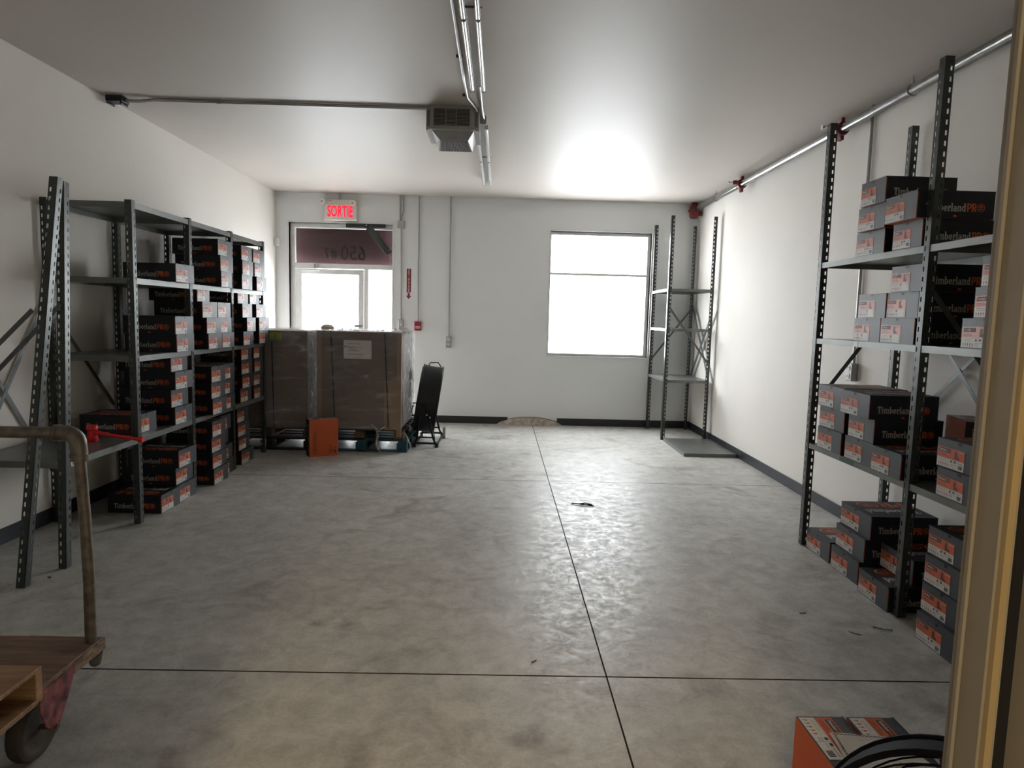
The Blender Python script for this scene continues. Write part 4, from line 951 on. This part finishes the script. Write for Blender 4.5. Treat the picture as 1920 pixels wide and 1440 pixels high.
# sprinkler pipe
PX, PZ, PR = 2.872, 3.322, .037
sp2 = thing('sprinkler_pipe', (PX, 5, PZ), 'long galvanised sprinkler pipe along the top of the right wall', 'pipe')
q = MB(); q.tube([(PX, YN1+.005, PZ), (PX, 10.05, PZ)], PR, M_galv, 20); loc(q.obj('pipe', smooth=True), sp2)
def coupling(y):
    q = MB(); q.lathe((PX, y-.045, PZ), (0, 1, 0), [(0, PR+.001), (0, PR+.018), (.02, PR+.022), (.07, PR+.022), (.09, PR+.018), (.09, PR+.001)], M_red, 18)
    for s in (-1, 1):
        q.box(PX-.012+s*.0, y-.03, PZ+s*(PR+.018) if s > 0 else PZ-PR-.055, PX+.018, y+.03, PZ+PR+.055 if s > 0 else PZ-PR-.018, M_red)
    q.box(PX-PR-.062, y-.022, PZ-.005, PX-PR-.01, y+.022, PZ+.04, M_red); c_ = loc(q.obj('coupling'), sp2)
    q = MB(); q.tube([(PX-PR-.06, y, PZ+.018), (PX-PR-.105, y, PZ+.018)], .012, M_chrome, 8); q.lathe((PX-PR-.105, y, PZ+.018), (-1, 0, 0), [(0, .008), (.02, .022), (.022, 0)], M_chrome, 12); loc(q.obj('sprinkler_head'), sp2)
coupling(8.22); coupling(5.85)
for y in (9.17, 4.85):
    q = MB(); q.ring((PX, y, PZ), (0, 1, 0), PR+.004, .0045, M_cond, 20, 6); q.bar((PX, y, PZ+PR+.004), (PX, y, PZ+PR+.03), .02, .02, M_cond, (0, 1, 0)); q.tube([(PX, y, PZ+PR+.02), (PX, y, HC)], .005, M_cond, 6); loc(q.obj('hanger'), sp2)
q = MB(); q.lathe((PX-.02, 10.12, PZ-.13), (0, 0, 1), [(0, 0), (0, .05), (.03, .07), (.15, .075), (.19, .06), (.2, .045), (.23, .045)], M_red, 18)
for a in range(6): q.box(PX-.02+.075*math.cos(a)-.012, 10.12+.075*math.sin(a)-.012, PZ-.04, PX-.02+.075*math.cos(a)+.012, 10.12+.075*math.sin(a)+.012, PZ-.01, M_red)
q.lathe((PX-.02, 10.03, PZ), (0, 1, 0), [(0, .04), (0, .06), (.03, .065), (.08, .05)], M_red, 16); q.tube([(PX, 10.1, PZ-.06), (PX+.09, 10.1, PZ-.06)], .035, M_red, 12); loc(q.obj('pipe_fitting', smooth=True), sp2)
# ceiling conduit from the left wall box to the heater
q = MB(); ZK = 3.402
q.tube([(-3.22, 5.93, ZK-.01), (-3.10, 5.93, ZK-.01), (-2.98, 5.925, ZK+.004), (-.66, 5.92, ZK+.004)], .0145, M_cond, 10)
q.lathe((-2.45, 5.923, ZK+.004), (1, 0, 0), [(0, .015), (0, .020), (.03, .020), (.03, .015)], M_cond, 10); tag(q.obj('ceiling_conduit', smooth=True), 'thin conduit crossing the ceiling from left wall to the heater', 'conduit', 'steel conduits')
q = MB(); q.box(-3.36, 5.87, 3.372, -3.22, 5.985, HC-.001, M_grille); q.box(-3.352, 5.868, 3.35, -3.342, 5.985, 3.372, M_grille); q.box(-3.24, 5.868, 3.35, -3.23, 5.985, 3.372, M_grille)
tag(q.obj('ceiling_junction_box', bevel=.004), 'dark junction box on the ceiling at the left wall', 'electrical box', 'electrical boxes')
# heater
ht = thing('ceiling_heater', (-.45, 6.1, HC), 'grey louvred ceiling unit heater in the middle of the ceiling', 'heater')
def hp(q, name, **k): return loc(q.obj(name, **k), ht)
q = MB(); x0, x1, y0, y1, zb, ztp, ch = -.675, -.222, 5.86, 6.36, 3.225, HC-.001, .06
pl_ = [(x0, y0+ch), (x0+ch*.75, y0), (x1-ch*.75, y0), (x1, y0+ch), (x1, y1), (x0, y1)]
q.face([(x, y, zb) for x, y in pl_][::-1], M_heat); q.face([(x, y, ztp) for x, y in pl_], M_heat)
for i in range(6):
    a_, b_ = pl_[i], pl_[(i+1) % 6]; q.face([(a_[0], a_[1], zb), (b_[0], b_[1], zb), (b_[0], b_[1], ztp), (a_[0], a_[1], ztp)], M_heat)
hp(q, 'housing')
gx = [-.620, -.505, -.42, -.395, -.30]
for (ga, gb) in ((-.605, -.505), (-.498, -.418), (-.411, -.300)):
    q = MB(); q.box(ga, y0-.004, 3.255, gb, y0-.001, 3.392, M_grille); hp(q, 'grille')
    for k in range(12):
        q = MB(); z_ = 3.260+k*.0113; q.box(ga, y0-.010, z_, gb, y0-.004, z_+.0018, M_heat); hp(q, 'louvre')
for s, (a_, b_) in ((-1, (pl_[0], pl_[1])), (1, (pl_[2], pl_[3]))):
    A_, B_ = Vector((*a_, 0)), Vector((*b_, 0)); n_ = Vector(((B_-A_).y, -(B_-A_).x, 0)).normalized(); q = MB()
    P = lambda t_, z_, d_: (A_+(B_-A_)*t_+n_*d_+Vector((0, 0, z_)))
    q.face([P(.2, 3.255, .001), P(.8, 3.255, .001), P(.8, 3.385, .001), P(.2, 3.385, .001)], M_grille)
    for k in range(12): z_ = 3.26+k*.0105; q.face([P(.2, z_, .003), P(.8, z_, .003), P(.8, z_+.004, .003), P(.2, z_+.004, .003)], M_heat)
    hp(q, 'side_louvres')
# lower hood
q = MB(); a = [(-.625, 5.90, zb), (-.265, 5.90, zb), (-.265, 6.30, zb), (-.625, 6.30, zb)]; c_ = [(-.560, 5.99, 3.165), (-.318, 5.99, 3.165), (-.290, 6.26, 3.135), (-.590, 6.26, 3.135)]
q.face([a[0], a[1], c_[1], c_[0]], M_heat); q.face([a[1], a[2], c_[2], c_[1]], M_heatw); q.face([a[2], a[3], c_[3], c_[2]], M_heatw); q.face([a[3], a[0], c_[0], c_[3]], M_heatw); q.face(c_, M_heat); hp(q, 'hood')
q = MB(); q.face([(-.548, 6.0, 3.1628), (-.325, 6.0, 3.1628), (-.300, 6.25, 3.1345), (-.578, 6.25, 3.1345)], M_grille); hp(q, 'outlet_grille')
for k in range(20):
    q = MB(); t_ = k/19; xa = -.546+.219*t_; xb = -.575+.272*t_; q.bar((xa, 6.0, 3.160), (xb, 6.25, 3.132), .003, .003, M_heat); hp(q, 'vane')
# light fixtures
def fixture(y0_, y1_, label, ymid):
    t = thing('strip_light', (-.21, (y0_+y1_)/2, HC), label, 'ceiling light', 'unlit fluorescent strip lights')
    q = MB(); q.box(-.247, y0_, HC-.060, -.173, y1_, HC-.001, M_fix); loc(q.obj('housing', bevel=.006), t)
    for x in (-.252, -.168):
        for a_, b_ in ((y0_+.01, ymid-.012), (ymid+.012, y1_-.01)):
            q = MB(); q.tube([(x, a_, HC-.080), (x, b_, HC-.080)], .0165, M_tube, 12); loc(q.obj('tube', smooth=True), t)
        q = MB(); q.box(x-.010, ymid-.012, HC-.098, x+.010, ymid+.012, HC-.058, M_grille); loc(q.obj('lamp_holder'), t)
        for ye in (y0_, y1_-.012):
            q = MB(); q.box(x-.016, ye, HC-.100, x+.016, ye+.012, HC-.056, M_white); loc(q.obj('end_cap'), t)
    q = MB(); q.box(-.275, ymid-.10, HC-.066, -.145, ymid-.088, HC-.060, M_grille); loc(q.obj('mounting_strap'), t)
    return t
fixture(2.72, 5.22, 'unlit twin tube strip light nearest the camera', 4.00)
fixture(6.20, 8.82, 'unlit twin tube strip light beyond the ceiling heater', 7.5)
q = MB(); q.box(-.245, 6.13, HC-.07, -.165, 6.20, HC-.001, M_fix); tag(q.obj('junction_box', bevel=.004), 'grey block where conduit enters the far strip light', 'electrical box', 'electrical boxes')
conduit('ceiling_conduit', [(-.200, 5.22, HC-.02), (-.200, 5.8, HC-.015), (-.190, 6.13, HC-.03)], .012, 'short ceiling conduit linking the two strip lights')
q = MB(); q.tube([(-.315, .9, HC-.016), (-.315, 5.25, HC-.016), (-.31, 5.6, HC-.016), (-.25, 5.85, HC-.022), (-.245, 5.88, HC-.04)], .012, M_cond, 10)
for y in (3.9, 4.75, 5.55): q.box(-.345, y, HC-.018, -.300, y+.02, HC-.001, M_grille)
tag(q.obj('ceiling_conduit', smooth=True), 'long ceiling conduit beside the near strip light ending at the heater', 'conduit', 'steel conduits')

# ------------------------------------------------------------------ floor things
b = bmesh.new(); N = 40; rows = []
for j in range(9):
    row = []
    for i in range(N+1):
        u = i/N; x = -.02+1.02*u; prof = max(0, 1-(2*u-1)**2)**.7
        v = j/8; rr3 = random.uniform(-.004, .004)
        y = YF-.002-.085*v*prof; zz = .108*prof*math.cos(v*PI/2)**.8+(.002 if j == 8 else max(0, rr3*prof))
        row.append(b.verts.new((x, y, max(.0012, zz))))
    rows.append(row)
for j in range(8):
    for i in range(N): b.faces.new((rows[j][i], rows[j+1][i], rows[j+1][i+1], rows[j][i+1]))
me = bpy.data.meshes.new('filler_patch'); b.to_mesh(me); b.free(); me.materials.append(M_patch)
o = bpy.data.objects.new('filler_patch', me); COL.objects.link(o); tag(o, 'low crumbly mound of filler at the far wall between black baseboards', 'filler')
q = MB(); q.tube([(-.02+1.02*i/30, YF-.004, .004+.113*max(0, 1-(2*i/30-1)**2)**.7) for i in range(31)], .004, M_twig, 5); q2 = q.obj('crack', o)
def debris(pts, r, lab, name='debris'):
    q = MB(); q.tube([(x, y, z+r) for x, y, z in pts], r, M_twig, 5); tag(q.obj(name), lab, 'debris', 'bits of debris on the floor')
debris([(.68, 5.84, 0), (.76, 5.80, .006), (.87, 5.77, .0)], .0055, 'dark twig-like scrap lying right of the long floor joint', 'twig')
q = MB(); q.tube([(.74, 5.815, .008), (.80, 5.84, .01), (.86, 5.80, .006)], .006, M_twig, 5)
o = q.obj('side_twig'); o.parent = bpy.data.objects['twig']
debris([(2.10, 3.50, 0), (2.14, 3.465, .003), (2.19, 3.47, 0)], .0022, 'tiny curled scrap on the floor near the right rack middle post')
debris([(1.93, 3.44, 0), (1.98, 3.40, 0)], .0016, 'thin sliver on the floor left of the curled scrap')
debris([(.19, 3.06, 0), (.215, 3.08, 0)], .0022, 'dark speck on the floor just behind the near cross joint')
debris([(1.76, 3.66, 0), (1.80, 3.665, 0)], .0016, 'dark speck on the floor well left of the right rack')
q = MB(); q.lathe((-2.705, 3.975, .0005), (0, 0, 1), [(0, 0), (0, .012), (.006, .006), (.006, 0)], M_red, 7); tag(q.obj('debris'), 'red crumb on the floor beside the leaning frame foot', 'debris', 'bits of debris on the floor')
